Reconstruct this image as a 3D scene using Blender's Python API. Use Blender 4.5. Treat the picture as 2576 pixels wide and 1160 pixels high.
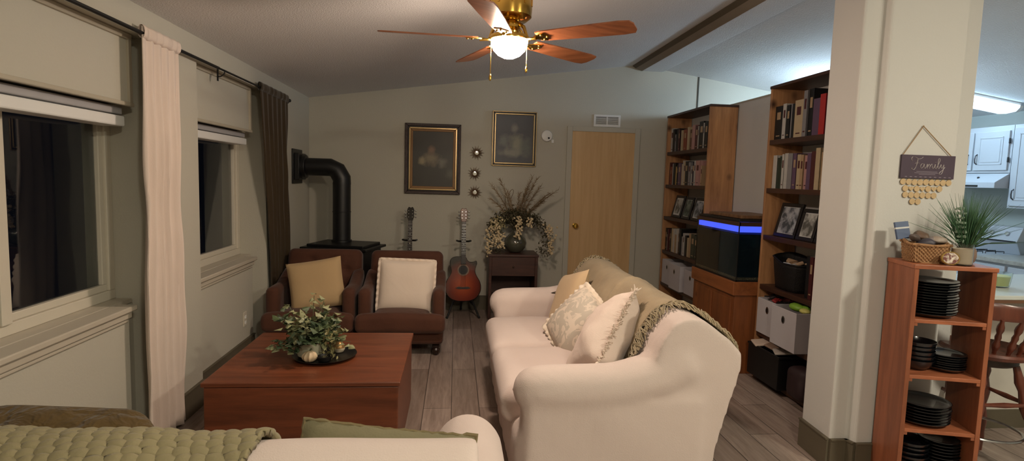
import bpy, bmesh, math, random
from mathutils import Vector, Matrix, Euler
from math import pi, sin, cos, radians as R
for o in list(bpy.data.objects): bpy.data.objects.remove(o)
SC = bpy.context.scene; COL = SC.collection

# ------------------------------------------------------------------ camera
cam_d = bpy.data.cameras.new('camera'); cam_d.sensor_width = 36.0; cam_d.lens = 1430.0/2576*36
cam_d.clip_start = .05; cam_d.clip_end = 100
cam = bpy.data.objects.new('camera', cam_d); COL.objects.link(cam); SC.camera = cam
yaw, pit, rol = 0.10043, 0.09090, 0.02939
fwd = Vector((sin(yaw)*cos(pit), cos(yaw)*cos(pit), -sin(pit)))
rt = Vector((cos(yaw), -sin(yaw), 0)); up = rt.cross(fwd)
r2 = rt*cos(rol)+up*sin(rol); u2 = up*cos(rol)-rt*sin(rol)
m = Matrix((r2, u2, -fwd)).transposed().to_4x4(); m.translation = Vector((0, 0, 1.5)); cam.matrix_world = m

# ------------------------------------------------------------------ world: night outside
w = bpy.data.worlds.new('night'); SC.world = w; w.use_nodes = True
w.node_tree.nodes['Background'].inputs[0].default_value = (.01, .012, .02, 1)
w.node_tree.nodes['Background'].inputs[1].default_value = .2
SC.view_settings.view_transform = 'Standard'; SC.view_settings.look = 'None'
SC.view_settings.exposure = 0.0; SC.view_settings.gamma = 1.0
SC.view_settings.use_curve_mapping = False
FAN_LIGHT = 235.0       # emission of the fan's glass bowl
KITCHEN_LIGHT = 9.0   # emission of the kitchen fluorescent diffuser
HALL_FILL = 600.0     # cool unseen lamp added behind the bookcase partition for its glow
REAR_FILL = 225.0       # unseen ceiling lamps added for fill, out of the camera's view

# ------------------------------------------------------------------ helpers
MATS = {}
def srgb(c):
    return tuple(((v/255)/12.92 if v/255 <= .04045 else ((v/255+.055)/1.055)**2.4) for v in c)+(1,)
def nt(name):
    mt = bpy.data.materials.new(name); mt.use_nodes = True
    t = mt.node_tree; return mt, t, t.nodes['Principled BSDF']
def N(t, typ, **k):
    n = t.nodes.new(typ)
    for a, b in k.items():
        if a.startswith('i_'):
            key = a[2:]
            if key.isdigit(): key = int(key)
            n.inputs[key].default_value = b
        else: setattr(n, a, b)
    return n
def mixc(t, fac, a, b, blend='MIX'):
    n = t.nodes.new('ShaderNodeMix'); n.data_type = 'RGBA'; n.blend_type = blend
    for s, v in ((n.inputs[0], fac), (n.inputs[6], a), (n.inputs[7], b)):
        if hasattr(v, 'is_linked') or hasattr(v, 'links'): t.links.new(v, s)
        else: s.default_value = v
    return n.outputs[2]
def coords(t, scale=(1, 1, 1)):
    c = N(t, 'ShaderNodeTexCoord'); mp = N(t, 'ShaderNodeMapping'); mp.inputs['Scale'].default_value = scale
    t.links.new(c.outputs['Object'], mp.inputs[0]); return mp.outputs[0]
def bump(t, b, h, strength=.2, dist=.01):
    n = N(t, 'ShaderNodeBump'); n.inputs['Strength'].default_value = strength; n.inputs['Distance'].default_value = dist
    t.links.new(h, n.inputs['Height']); t.links.new(n.outputs[0], b.inputs['Normal'])
def plain(name, c, rough=.5, metal=0, var=.08, vs=8, bs=0, bscale=60, spec=None, coat=0, sheen=0):
    if name in MATS: return MATS[name]
    mt, t, b = nt(name); c = srgb(c)
    nz = N(t, 'ShaderNodeTexNoise'); nz.inputs['Scale'].default_value = vs; nz.inputs['Detail'].default_value = 4
    t.links.new(coords(t), nz.inputs['Vector'])
    d = tuple(v*(1-var) for v in c[:3])+(1,); l = tuple(min(1, v*(1+var)) for v in c[:3])+(1,)
    t.links.new(mixc(t, nz.outputs[0], d, l), b.inputs['Base Color'])
    b.inputs['Roughness'].default_value = rough; b.inputs['Metallic'].default_value = metal
    if spec is not None: b.inputs['Specular IOR Level'].default_value = spec
    if coat: b.inputs['Coat Weight'].default_value = coat
    if sheen: b.inputs['Sheen Weight'].default_value = sheen
    if bs:
        n2 = N(t, 'ShaderNodeTexNoise'); n2.inputs['Scale'].default_value = bscale; n2.inputs['Detail'].default_value = 3
        t.links.new(coords(t), n2.inputs['Vector']); bump(t, b, n2.outputs[0], bs)
    MATS[name] = mt; return mt
def fabric(name, c, var=.1, wr=.25, ws=(3, 3, 3), weave=180, sheen=.15, rough=.9, c2=None):
    if name in MATS: return MATS[name]
    mt, t, b = nt(name); c = srgb(c)
    nz = N(t, 'ShaderNodeTexNoise'); nz.inputs['Scale'].default_value = 5; nz.inputs['Detail'].default_value = 6
    t.links.new(coords(t), nz.inputs['Vector'])
    d = tuple(v*(1-var) for v in c[:3])+(1,); l = tuple(min(1, v*(1+var)) for v in (srgb(c2)[:3] if c2 else c[:3]))+(1,)
    t.links.new(mixc(t, nz.outputs[0], d, l), b.inputs['Base Color'])
    b.inputs['Roughness'].default_value = rough; b.inputs['Sheen Weight'].default_value = sheen
    b.inputs['Specular IOR Level'].default_value = .2
    a = N(t, 'ShaderNodeTexNoise'); a.inputs['Scale'].default_value = 1; a.inputs['Detail'].default_value = 3; a.inputs['Distortion'].default_value = .6
    t.links.new(coords(t, ws), a.inputs['Vector'])
    f = N(t, 'ShaderNodeTexNoise'); f.inputs['Scale'].default_value = weave; f.inputs['Detail'].default_value = 1
    t.links.new(coords(t), f.inputs['Vector'])
    ad = N(t, 'ShaderNodeMath', operation='MULTIPLY_ADD'); ad.inputs[1].default_value = .06
    t.links.new(f.outputs[0], ad.inputs[0]); t.links.new(a.outputs[0], ad.inputs[2])
    bump(t, b, ad.outputs[0], wr, .05); MATS[name] = mt; return mt
def wood(name, c1, c2, sc=(1, 1, 1), grain=14, rough=.45, knots=0, coat=.1, kc=(60, 30, 15), kscale=3.2):
    """grain runs along the axis whose scale is smallest"""
    if name in MATS: return MATS[name]
    mt, t, b = nt(name)
    v = coords(t, sc)
    n1 = N(t, 'ShaderNodeTexNoise'); n1.inputs['Scale'].default_value = grain; n1.inputs['Detail'].default_value = 8; n1.inputs['Roughness'].default_value = .65; n1.inputs['Distortion'].default_value = .4
    t.links.new(v, n1.inputs['Vector'])
    rp = N(t, 'ShaderNodeValToRGB'); rp.color_ramp.elements[0].position = .3; rp.color_ramp.elements[1].position = .7
    rp.color_ramp.elements[0].color = srgb(c1); rp.color_ramp.elements[1].color = srgb(c2)
    t.links.new(n1.outputs[0], rp.inputs[0]); col = rp.outputs[0]
    if knots:
        v2 = coords(t, (1, 1, .8))
        vo = N(t, 'ShaderNodeTexVoronoi'); vo.inputs['Scale'].default_value = kscale; t.links.new(v2, vo.inputs['Vector'])
        r2_ = N(t, 'ShaderNodeValToRGB'); e = r2_.color_ramp.elements; e[0].position = .05; e[0].color = (1, 1, 1, 1); e[1].position = .05+.16*knots; e[1].color = (0, 0, 0, 1)
        t.links.new(vo.outputs['Distance'], r2_.inputs[0])
        col = mixc(t, r2_.outputs[0], col, srgb(kc))
    t.links.new(col, b.inputs['Base Color'])
    b.inputs['Roughness'].default_value = rough; b.inputs['Coat Weight'].default_value = coat; b.inputs['Coat Roughness'].default_value = .3
    bump(t, b, n1.outputs[0], .12, .004); MATS[name] = mt; return mt
def emis(name, c, s, base=(230, 230, 230)):
    mt, t, b = nt(name); b.inputs['Base Color'].default_value = srgb(base)
    b.inputs['Emission Color'].default_value = srgb(c); b.inputs['Emission Strength'].default_value = s; MATS[name] = mt; return mt
def glass(name, c, rough=.02, ior=1.45):
    mt, t, b = nt(name); b.inputs['Base Color'].default_value = srgb(c); b.inputs['Transmission Weight'].default_value = 1
    b.inputs['Roughness'].default_value = rough; b.inputs['IOR'].default_value = ior; MATS[name] = mt; return mt

class MB:
    def __init__(s, M=None): s.bm = bmesh.new(); s.M = M or Matrix(); s.mi = 0
    def _v(s, p): return s.bm.verts.new(s.M @ Vector(p))
    def _f(s, vs):
        try: f = s.bm.faces.new(vs); f.material_index = s.mi; return f
        except ValueError: return None
    def box(s, x0, x1, y0, y1, z0, z1, T=None):
        T = T or Matrix()
        v = [s._v(T @ Vector(p)) for p in ((x0, y0, z0), (x1, y0, z0), (x1, y1, z0), (x0, y1, z0), (x0, y0, z1), (x1, y0, z1), (x1, y1, z1), (x0, y1, z1))]
        for f in ((0, 3, 2, 1), (4, 5, 6, 7), (0, 1, 5, 4), (1, 2, 6, 5), (2, 3, 7, 6), (3, 0, 4, 7)): s._f([v[i] for i in f])
        return s
    def rbox(s, c, d, r, n=6, T=None, fn=None):
        """rounded box, centre c, size d"""
        T = T or Matrix(); c = Vector(c); h = Vector(d)/2; r = min(r, *h); inn = Vector((h.x-r, h.y-r, h.z-r)); cache = {}
        def P(q):
            k = (round(q[0], 5), round(q[1], 5), round(q[2], 5))
            if k in cache: return cache[k]
            p = Vector((q[0]*h.x, q[1]*h.y, q[2]*h.z)); a = Vector((max(-inn.x, min(inn.x, p.x)), max(-inn.y, min(inn.y, p.y)), max(-inn.z, min(inn.z, p.z))))
            e = p-a
            if e.length > 1e-9: p = a+e.normalized()*r
            if fn: p = fn(p, h)
            v = s._v(T @ (c+p)); cache[k] = v; return v
        # cluster samples towards the edges so the rounding resolves
        def S(i, hx):
            t = i/n; t = 2*t-1; a = abs(t); f = inn_frac[hx]
            return (a/.6*f if a < .6 else f+(a-.6)/.4*(1-f))*(1 if t >= 0 else -1)
        inn_frac = [max(.05, inn[i]/h[i]) for i in range(3)]
        for ax in range(3):
            a1, a2 = (ax+1) % 3, (ax+2) % 3
            for sg in (-1, 1):
                for i in range(n):
                    for j in range(n):
                        q = []
                        for (ii, jj) in ((i, j), (i+1, j), (i+1, j+1), (i, j+1)):
                            p = [0, 0, 0]; p[ax] = sg; p[a1] = S(ii, a1); p[a2] = S(jj, a2); q.append(P(p))
                        if sg < 0: q.reverse()
                        s._f(q)
        return s
    def lathe(s, prof, seg=24, c=(0, 0, 0), T=None, cap=True):
        T = T or Matrix(); c = Vector(c); rings = []
        for (r, z) in prof:
            if r < 1e-6: rings.append([s._v(T @ (c+Vector((0, 0, z))))])
            else: rings.append([s._v(T @ (c+Vector((r*cos(2*pi*i/seg), r*sin(2*pi*i/seg), z)))) for i in range(seg)])
        for a, b in zip(rings[:-1], rings[1:]):
            for i in range(seg):
                j = (i+1) % seg
                if len(a) == 1 and len(b) == 1: continue
                if len(a) == 1: s._f([a[0], b[j], b[i]])
                elif len(b) == 1: s._f([a[i], a[j], b[0]])
                else: s._f([a[i], a[j], b[j], b[i]])
        if cap:
            if len(rings[0]) > 1: s._f(rings[0][::-1])
            if len(rings[-1]) > 1: s._f(rings[-1])
        return s
    def cyl(s, c, r, h, seg=20, T=None): return s.lathe([(r, 0), (r, h)], seg, c, T)
    def tube(s, pts, r, seg=8, cap=True, flat=None):
        pts = [Vector(p) for p in pts]; n = len(pts); rr = r if isinstance(r, (list, tuple)) else [r]*n; rings = []; pv = None
        for i in range(n):
            d = (pts[min(i+1, n-1)]-pts[max(i-1, 0)]).normalized()
            if pv is None:
                a = Vector((0, 0, 1)) if abs(d.z) < .9 else Vector((1, 0, 0)); pv = d.cross(a).normalized()
            pv = (pv-d*pv.dot(d)).normalized(); q = d.cross(pv); fl = flat or 1
            rings.append([s._v(pts[i]+(pv*cos(2*pi*k/seg)+q*sin(2*pi*k/seg)*fl)*rr[i]) for k in range(seg)])
        for a, b in zip(rings[:-1], rings[1:]):
            for k in range(seg): s._f([a[k], a[(k+1) % seg], b[(k+1) % seg], b[k]])
        if cap: s._f(rings[0][::-1]); s._f(rings[-1])
        return s
    def prism(s, poly, a, b, ax='z', T=None):
        """poly in the two other axes: z->(x,y)  y->(x,z)  x->(y,z)"""
        T = T or Matrix()
        def P(p, h): return T @ Vector({'z': (p[0], p[1], h), 'y': (p[0], h, p[1]), 'x': (h, p[0], p[1])}[ax])
        A = [s._v(P(p, a)) for p in poly]; B = [s._v(P(p, b)) for p in poly]; n = len(poly)
        s._f(A[::-1]); s._f(B)
        for i in range(n): s._f([A[i], A[(i+1) % n], B[(i+1) % n], B[i]])
        return s
    def grid(s, fn, nu, nv, cu=False, cv=False):
        V = [[s._v(fn(i/nu, j/nv)) for j in range(nv if cv else nv+1)] for i in range(nu if cu else nu+1)]
        for i in range(nu):
            for j in range(nv):
                a, b = V[i], V[(i+1) % len(V)]; j2 = (j+1) % len(a); s._f([a[j], b[j], b[j2], a[j2]])
        return s
    def ball(s, c, r, u=12, v=8, sc=(1, 1, 1), T=None):
        T = T or Matrix.Identity(4)
        p = [(r*sin(pi*k/v), -r*cos(pi*k/v)) for k in range(v+1)]; p[0] = (0, -r); p[-1] = (0, r)
        return s.lathe(p, u, (0, 0, 0), Matrix.Translation(c) @ T @ Matrix.Diagonal((sc[0], sc[1], sc[2], 1)))
    def build(s, name, mats, parent=None, loc=None, smooth=40, bevel=0, seg=2, mods=None, keep=False):
        """verts are in world space; the object is put under parent (or at loc) without moving them.
        keep: verts already are in the parent's own space"""
        mats = mats if isinstance(mats, (list, tuple)) else [mats]
        bmesh.ops.recalc_face_normals(s.bm, faces=s.bm.faces)
        me = bpy.data.meshes.new(name); s.bm.to_mesh(me); s.bm.free()
        for mt in mats: me.materials.append(mt)
        o = bpy.data.objects.new(name, me); COL.objects.link(o)
        if parent is not None:
            o.parent = parent
            if not keep: me.transform(WM(parent).inverted())
        elif loc is not None:
            o.location = loc
            if not keep: me.transform(Matrix.Translation(-Vector(loc)))
        if smooth:
            me.shade_smooth(); me.set_sharp_from_angle(angle=R(smooth))
        if bevel:
            b = o.modifiers.new('bevel', 'BEVEL'); b.width = bevel; b.segments = seg; b.limit_method = 'ANGLE'; b.angle_limit = R(35)
        for k, kw in (mods or []):
            md = o.modifiers.new(k.lower(), k)
            for a, v in kw.items(): setattr(md, a, v)
        return o
def WM(o):
    L = Matrix.Translation(o.location) @ o.rotation_euler.to_matrix().to_4x4()
    return WM(o.parent) @ L if o.parent else L
def thing(name, label, cat, loc=(0, 0, 0), rz=0, group=None, rot=None):
    o = bpy.data.objects.new(name, None); COL.objects.link(o); o.location = loc; o.rotation_euler = rot or (0, 0, rz)
    o.empty_display_size = .05; return tag(o, label, cat, group)
def tag(o, label, cat, group=None):
    o['label'] = label; o['category'] = cat
    if group: o['group'] = group
    return o
def struct(o): o['kind'] = 'structure'; return o
def dup(o, parent=None):
    c = o.copy(); COL.objects.link(c)
    if parent: c.parent = parent
    for ch in list(o.children): dup(ch, c)
    return c
RZ = lambda a: Matrix.Rotation(a, 4, 'Z')
RX = lambda a: Matrix.Rotation(a, 4, 'X')
RY = lambda a: Matrix.Rotation(a, 4, 'Y')
TR = lambda *p: Matrix.Translation(p)
ORD = ['first', 'second', 'third', 'fourth', 'fifth', 'sixth', 'seventh', 'eighth', 'ninth', 'tenth', 'eleventh', 'twelfth', 'thirteenth', 'fourteenth', 'fifteenth', 'sixteenth', 'seventeenth', 'eighteenth', 'nineteenth', 'twentieth']

# ------------------------------------------------------------------ materials
M_wall = plain('wall paint', (184, 180, 166), .75, var=.03, vs=2, bs=.12, bscale=90)
M_ceil = plain('ceiling paint', (224, 223, 222), .9, var=.03, vs=3, bs=.5, bscale=110)
M_trim = plain('trim paint', (188, 180, 164), .45, var=.03)
M_tan = plain('tan moulding', (172, 164, 146), .5, var=.05)
M_base = plain('baseboard paint', (92, 84, 68), .6, var=.08)
M_white = plain('white plastic', (225, 225, 222), .4, var=.02)
M_vinyl = plain('window vinyl', (205, 198, 182), .4, var=.03)
M_kwhite = plain('white cabinet paint', (168, 172, 178), .4, var=.02)
M_black = plain('black metal', (14, 14, 15), .45, var=.2)
M_blackp = plain('black plastic', (16, 15, 15), .5, var=.2)
M_brass = plain('polished brass', (205, 165, 80), .18, metal=1, var=.04)
M_steel = plain('steel', (190, 190, 190), .25, metal=1, var=.04)
M_gold = plain('old gold', (172, 148, 108), .32, metal=.8, var=.15, vs=30)
M_slip = fabric('cream slipcover', (208, 192, 184), .03, .28, (2.6, 2.6, 1.6), 240, .1)
M_brownv = fabric('brown velvet', (74, 44, 32), .18, .25, (5, 5, 5), 90, .12, .8, (84, 52, 38))
M_pine = wood('stained pine', (142, 98, 64), (196, 146, 100), (6, 6, .6), 3, .5, knots=1.2, kc=(60, 34, 22), kscale=6)
M_pined = wood('dark shelf pine', (44, 26, 18), (74, 44, 28), (6, .6, 6), 3, .5)
M_mahog = wood('red brown table wood', (86, 43, 23), (126, 67, 39), (.7, 7, 7), 3, .42, coat=.15)
M_oak = wood('oak veneer door', (194, 156, 108), (214, 180, 132), (9, 9, .5), 2.2, .5)
M_espresso = wood('dark nightstand wood', (50, 28, 22), (78, 46, 36), (1, 6, 6), 3, .45)
M_cedar = wood('orange stained board', (118, 66, 42), (164, 98, 66), (6, 6, .6), 3, .45, knots=.5, kscale=4)
M_cedarx = wood('orange stained shelf board', (128, 72, 46), (176, 106, 72), (.6, 6, 6), 3, .45)
M_blade = wood('walnut fan blade', (120, 66, 38), (170, 104, 66), (1, 9, 9), 3, .35, coat=.2)
# ================================================================== THE SETTING
XL, YB, XR, YF = -1.59, 6.4, 5.58, -2.6
XRIDGE, ZR = 2.03, 2.82
def zc(x): return ZR-.142*abs(x-XRIDGE)
def floor_mat():
    mt, t, b = nt('grey plank floor')
    c = coords(t, (1, 1, 1)); sp = N(t, 'ShaderNodeSeparateXYZ'); t.links.new(c, sp.inputs[0])
    cb = N(t, 'ShaderNodeCombineXYZ'); t.links.new(sp.outputs['Y'], cb.inputs['X']); t.links.new(sp.outputs['X'], cb.inputs['Y'])
    br = N(t, 'ShaderNodeTexBrick'); br.offset = .37; br.inputs['Scale'].default_value = 1
    br.inputs['Brick Width'].default_value = 1.2; br.inputs['Row Height'].default_value = .18; br.inputs['Mortar Size'].default_value = .0022
    br.inputs['Color1'].default_value = srgb((146, 129, 118)); br.inputs['Color2'].default_value = srgb((180, 163, 152)); br.inputs['Mortar'].default_value = srgb((60, 52, 46))
    t.links.new(cb.outputs[0], br.inputs['Vector'])
    g = N(t, 'ShaderNodeTexNoise'); g.inputs['Scale'].default_value = 2.2; g.inputs['Detail'].default_value = 8; g.inputs['Roughness'].default_value = .7; g.inputs['Distortion'].default_value = .5
    t.links.new(coords(t, (14, 1.2, 1)), g.inputs['Vector'])
    rp = N(t, 'ShaderNodeValToRGB'); rp.color_ramp.elements[0].position = .32; rp.color_ramp.elements[0].color = (.42, .38, .36, 1); rp.color_ramp.elements[1].position = .68; rp.color_ramp.elements[1].color = (1, 1, 1, 1)
    t.links.new(g.outputs[0], rp.inputs[0])
    t.links.new(mixc(t, .8, br.outputs[0], rp.outputs[0], 'MULTIPLY'), b.inputs['Base Color'])
    b.inputs['Roughness'].default_value = .42; bump(t, b, g.outputs[0], .08, .004); return mt
mb = MB(); mb.box(XL-.3, XR+.1, YF, YB+.1, -.1, 0); struct(mb.build('floor', floor_mat(), smooth=0))
mb = MB()
mb.prism([(XL-.4, zc(XL-.4)), (XRIDGE, ZR), (XRIDGE, ZR+.1), (XL-.4, zc(XL-.4)+.1)], YF, YB+.1, 'y')
mb.prism([(XRIDGE, ZR), (XR+.1, zc(XR+.1)), (XR+.1, zc(XR+.1)+.1), (XRIDGE, ZR+.1)], YF, YB+.1, 'y')
struct(mb.build('ceiling', M_ceil, smooth=0))
# ridge: boxed marriage beam beside a solid strip coloured dark as a shaded recess
M_dark = plain('dark brown trim', (58, 52, 42), .7)  # dark brown for the back wall batten
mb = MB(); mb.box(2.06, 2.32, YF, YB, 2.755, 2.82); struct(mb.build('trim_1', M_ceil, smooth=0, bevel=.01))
mb = MB(); mb.prism([(1.955, 2.80), (1.99, 2.778), (2.0, 2.82), (1.955, 2.82)], YF, YB-.02, 'y'); struct(mb.build('trim_2', plain('ridge recess shade', (96, 88, 74), .8), smooth=0))
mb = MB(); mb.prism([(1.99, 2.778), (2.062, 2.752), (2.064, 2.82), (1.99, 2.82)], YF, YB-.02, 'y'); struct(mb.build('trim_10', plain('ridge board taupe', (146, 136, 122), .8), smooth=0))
# back wall
mb = MB()
pts = [(XL-.1, 0), (XR, 0), (XR, zc(XR)+.02), (XRIDGE, ZR+.02), (XL-.1, zc(XL)-.0)]
mb.prism(pts, YB, YB+.1, 'y'); struct(mb.build('wall_back', M_wall, smooth=0))
for i, x in enumerate((2.74, 1.255, 2.12, -.05, 4.0)):
    if i not in (0,): continue
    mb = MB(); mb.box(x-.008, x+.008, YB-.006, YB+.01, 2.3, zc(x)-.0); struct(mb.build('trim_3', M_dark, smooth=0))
mb = MB(); mb.box(XL-.4, XR+.1, YF-.1, YF, 0, 3); struct(mb.build('wall_front', M_wall, smooth=0))
mb = MB(); mb.box(XR, XR+.1, YF, YB, 0, 2.6); struct(mb.build('wall_kitchen', plain('kitchen wall paint', (165, 172, 168), .7, var=.03), smooth=0))
# left wall with two window bays
BAYS = ((.6, 3.2, 3.03, 3.11), (3.72, 4.98, 4.81, 4.80))
XP, XG, XD = -1.65, -1.84, -1.72
mb = MB()
segs = [(YF, BAYS[0][0]), (BAYS[0][1], BAYS[1][0]), (BAYS[1][1], YB)]
for a, b in segs: mb.box(-1.95, XL, a, b, 0, 2.165)
mb.box(-1.95, XL, YF, YB, 2.165, 2.33)
for y0, y1, ya, yh in BAYS:
    mb.box(-1.95, XP, y0, ya, 0, .775)          # apron panel
    mb.box(-1.95, XD, y0, y1, 0, .775)
    mb.box(-1.95, XP, y0, yh, 1.815, 2.165)     # header panel
    mb.box(-1.95, XD-.03, y0, y1, 1.815, 2.165)
struct(mb.build('wall_left', M_wall, smooth=0))
M_pane = glass('window glass', (235, 240, 240), 0, 1.5)
for k, (y0, y1, ya, yh) in enumerate(BAYS):
    n = k+1
    fr = MB(); ym = 2.44 if k == 0 else 4.15
    def rail(a, b, z0, z1, x0=XG-.03, x1=XG+.035): fr.box(x0, x1, a, b, z0, z1)
    rail(y0, y1, .80, .85); rail(y0, y1, 1.78, 1.815); rail(y0, y0+.05, .85, 1.78); rail(y1-.05, y1, .85, 1.78)
    rail(ym-.028, ym+.028, .85, 1.78, XG-.02, XG+.05)
    rail(ym, y1-.05, .85, .885, XG-.01, XG+.022); rail(y1-.085, y1-.05, .885, 1.78, XG-.01, XG+.022)
    wf = struct(fr.build('window_%d' % n, M_vinyl, smooth=0, bevel=.004))
    g = MB(); g.box(XG-.004, XG+.002, y0+.05, y1-.05, .85, 1.78)
    struct(g.build('pane', M_pane, parent=wf, smooth=0))
    s = MB(); s.box(-1.86, XD, y0, y1, .775, .80); s.box(XD, -1.615, y0, ya+.02, .772, .80); s.box(-1.645, -1.632, y0, ya, .735, .772); s.box(-1.652, -1.64, y0, ya-.02, .715, .735)
    struct(s.build('trim_%d' % (4+k), M_trim, smooth=30, bevel=.006))
    h = MB(); h.box(XP-.005, XP+.018, y0, yh, 1.805, 1.825); h.box(XP-.005, XP+.014, y0, yh, 2.135, 2.165); h.box(XP-.005, XP+.012, yh-.03, yh, 1.82, 2.15)
    struct(h.build('trim_%d' % (6+k), M_tan, smooth=0, bevel=.004))
    # raised roller/cellular shade under the header
    sh = thing('window_shade', ('raised pale window shade above the large left window' if k == 0 else 'raised pale window shade above the narrow window between the two curtains'), 'window shade', (-1.7, (y0+yh)/2, 1.70), group='raised window shades')
    a = MB(); a.box(-1.80, -1.69, y0+.02, yh-.005, 1.765, 1.803); a.build('headrail', plain('shade grey', (165, 163, 165), .5), parent=sh, smooth=0, bevel=.006)
    a = MB(); a.box(-1.79, -1.675, y0+.02, yh-.01, 1.705, 1.758); a.build('bottom_rail', M_white, parent=sh, smooth=0, bevel=.008)
# outside: dark yard board fence far behind the glass, barely lit
# column stub and sign wall at the right
PX = 2.02
M_stub = plain('stub wall paint', (202, 200, 196), .7, var=.03, vs=2, bs=.1, bscale=90)
mb = MB()
def zt(a, b): return max(zc(a), zc(b))+.0
mb.prism([(2.035, 3.02), (PX, 2.75), (2.115, 2.75), (2.13, 2.70), (2.55, 2.70), (2.56, 2.80), (2.56, 2.82), (2.2, 2.86), (2.2, 3.02)], 0, 2.79, 'z')
struct(mb.build('wall_right', M_stub, smooth=0, bevel=.012, seg=3))
# partition behind the bookcases
mb = MB(); mb.box(2.66, 2.75, 2.86, YB, 0, 2.27); mb.box(2.2, 2.66, 2.88, 3.0, 0, 2.27); mb.box(2.2, 2.75, 2.84, 2.88, 0, 2.6)
struct(mb.build('wall_partition', M_stub, smooth=0))  # stub paint is lighter here, standing in for light the partition lacks
mb = MB(); mb.box(2.655, 2.76, 3.0, YB, 2.27, 2.285); struct(mb.build('trim_8', M_tan, smooth=0))
# baseboards
def base(name, poly):
    mb = MB()
    for (a, b) in zip(poly[:-1], poly[1:]):
        a, b = Vector(a), Vector(b); d = (b-a).normalized(); n_ = Vector((-d.y, d.x))
        q = [a-d*.0, b+d*.0, b+n_*.014+d*.0, a+n_*.014-d*.0]
        mb.prism([(p.x, p.y) for p in q], 0, .155, 'z'); mb.prism([(p.x, p.y) for p in (a, b, b+n_*.02, a+n_*.02)], .155, .163, 'z')
    return struct(mb.build(name, M_base, smooth=0))
base('baseboard_left', [(XL, YB), (XL, 4.98)]); base('baseboard_left', [(XP, 4.81), (XP, 3.72)]); base('baseboard_left', [(XL, 3.72), (XL, 3.2)]); base('baseboard_left', [(XP, 3.03), (XP, .6)])
base('baseboard_back', [(1.24, YB), (XL, YB)]); base('baseboard_back', [(2.37, YB), (2.11, YB)])
base('baseboard_right', [(2.55, 2.70), (2.13, 2.70), (2.115, 2.75), (PX, 2.75), (2.035, 3.02)])
# door in the back wall
DX0, DX1, DZ = 1.297, 2.022, 2.055
mb = MB(); mb.box(DX0, DX1, YB-.012, YB+.02, .01, DZ)
d1 = struct(mb.build('door_1', M_oak, smooth=0))
k = MB(); T = TR(DX0+.07, YB-.012, .985) @ RX(R(90)); k.lathe([(.032, 0), (.032, .004), (.014, .012), (.012, .03), (.024, .038), (.029, .052), (.02, .064), (0, .066)], 20, T=T)
k.build('door_knob', M_brass, parent=d1)
mb = MB()
for a, b, z0, z1 in ((DX0-.06, DX0, 0, DZ+.055), (DX1, DX1+.06, 0, DZ+.055), (DX0, DX1, DZ, DZ+.055)): mb.box(a, b, YB-.022, YB, z0, z1)
struct(mb.build('trim_9', M_wall, smooth=0, bevel=.004))
# peninsula base wall (white painted) and its dark baseboard
mb = MB(); mb.box(2.76, 4.1, 3.2, 3.5, 0, .885); struct(mb.build('wall_peninsula', plain('peninsula paint', (205, 200, 190), .6), smooth=0))
mb = MB(); mb.box(2.76, 4.1, 3.186, 3.2, 0, .12); struct(mb.build('baseboard_peninsula', M_base, smooth=0))
mb = MB(); mb.box(-1.65, -1.643, 4.585, 4.655, .27, .385)
ol = thing('wall_outlet', 'white electrical outlet low on left wall beside the brown armchair', 'outlet', (-1.65, 4.62, .33))
mb.build('cover_plate', M_vinyl, parent=ol, smooth=0, bevel=.003)
for z in (.30, .345):
    a = MB(); a.box(-1.644, -1.638, 4.605, 4.635, z-.012, z+.012); a.build('socket', M_white, parent=ol, smooth=0, bevel=.003)
# ================================================================== soft shapes
from mathutils.bvhtree import BVHTree
from mathutils import noise
def bake(o, mods):
    for k, kw in mods:
        md = o.modifiers.new(k.lower(), k)
        for a, v in kw.items(): setattr(md, a, v)
    bpy.context.view_layer.update()
    dg = bpy.context.evaluated_depsgraph_get(); me = bpy.data.meshes.new_from_object(o.evaluated_get(dg))
    o.modifiers.clear(); o.data = me; me.shade_smooth(); return o
def bvh_world(o):
    M = WM(o); vs = [M @ v.co for v in o.data.vertices]; return BVHTree.FromPolygons(vs, [p.vertices[:] for p in o.data.polygons])
def pillow(mb, w, h, t, T, n=22, conc=.06, crease=.0, seed=0, p=4.0):
    def surf(sg):
        def f(u, v):
            a, b = 2*u-1, 2*v-1
            x = w/2*a*(1-conc*(1-b*b)*abs(a)**2); y = h/2*b*(1-conc*(1-a*a)*abs(b)**2)
            z = sg*t/2*(max(0, 1-abs(a)**p)**.55)*(max(0, 1-abs(b)**p)**.55)
            z *= 1+crease*noise.noise(Vector((x*9+seed, y*9, sg*3)))
            return T @ Vector((x, y, z))
        return f
    mb.grid(surf(1), n, n); mb.grid(lambda u, v: surf(-1)(v, u), n, n)
    bmesh.ops.remove_doubles(mb.bm, verts=mb.bm.verts, dist=.0008)
def frame_from(c, nrm, upv=(0, 0, 1), roll=0):
    """matrix whose local z is nrm, local y as close to upv as possible"""
    z = Vector(nrm).normalized(); y = Vector(upv); y = (y-z*y.dot(z)).normalized(); x = y.cross(z)
    M = Matrix((x, y, z)).transposed().to_4x4(); M.translation = Vector(c); return M @ RZ(roll)

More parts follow.
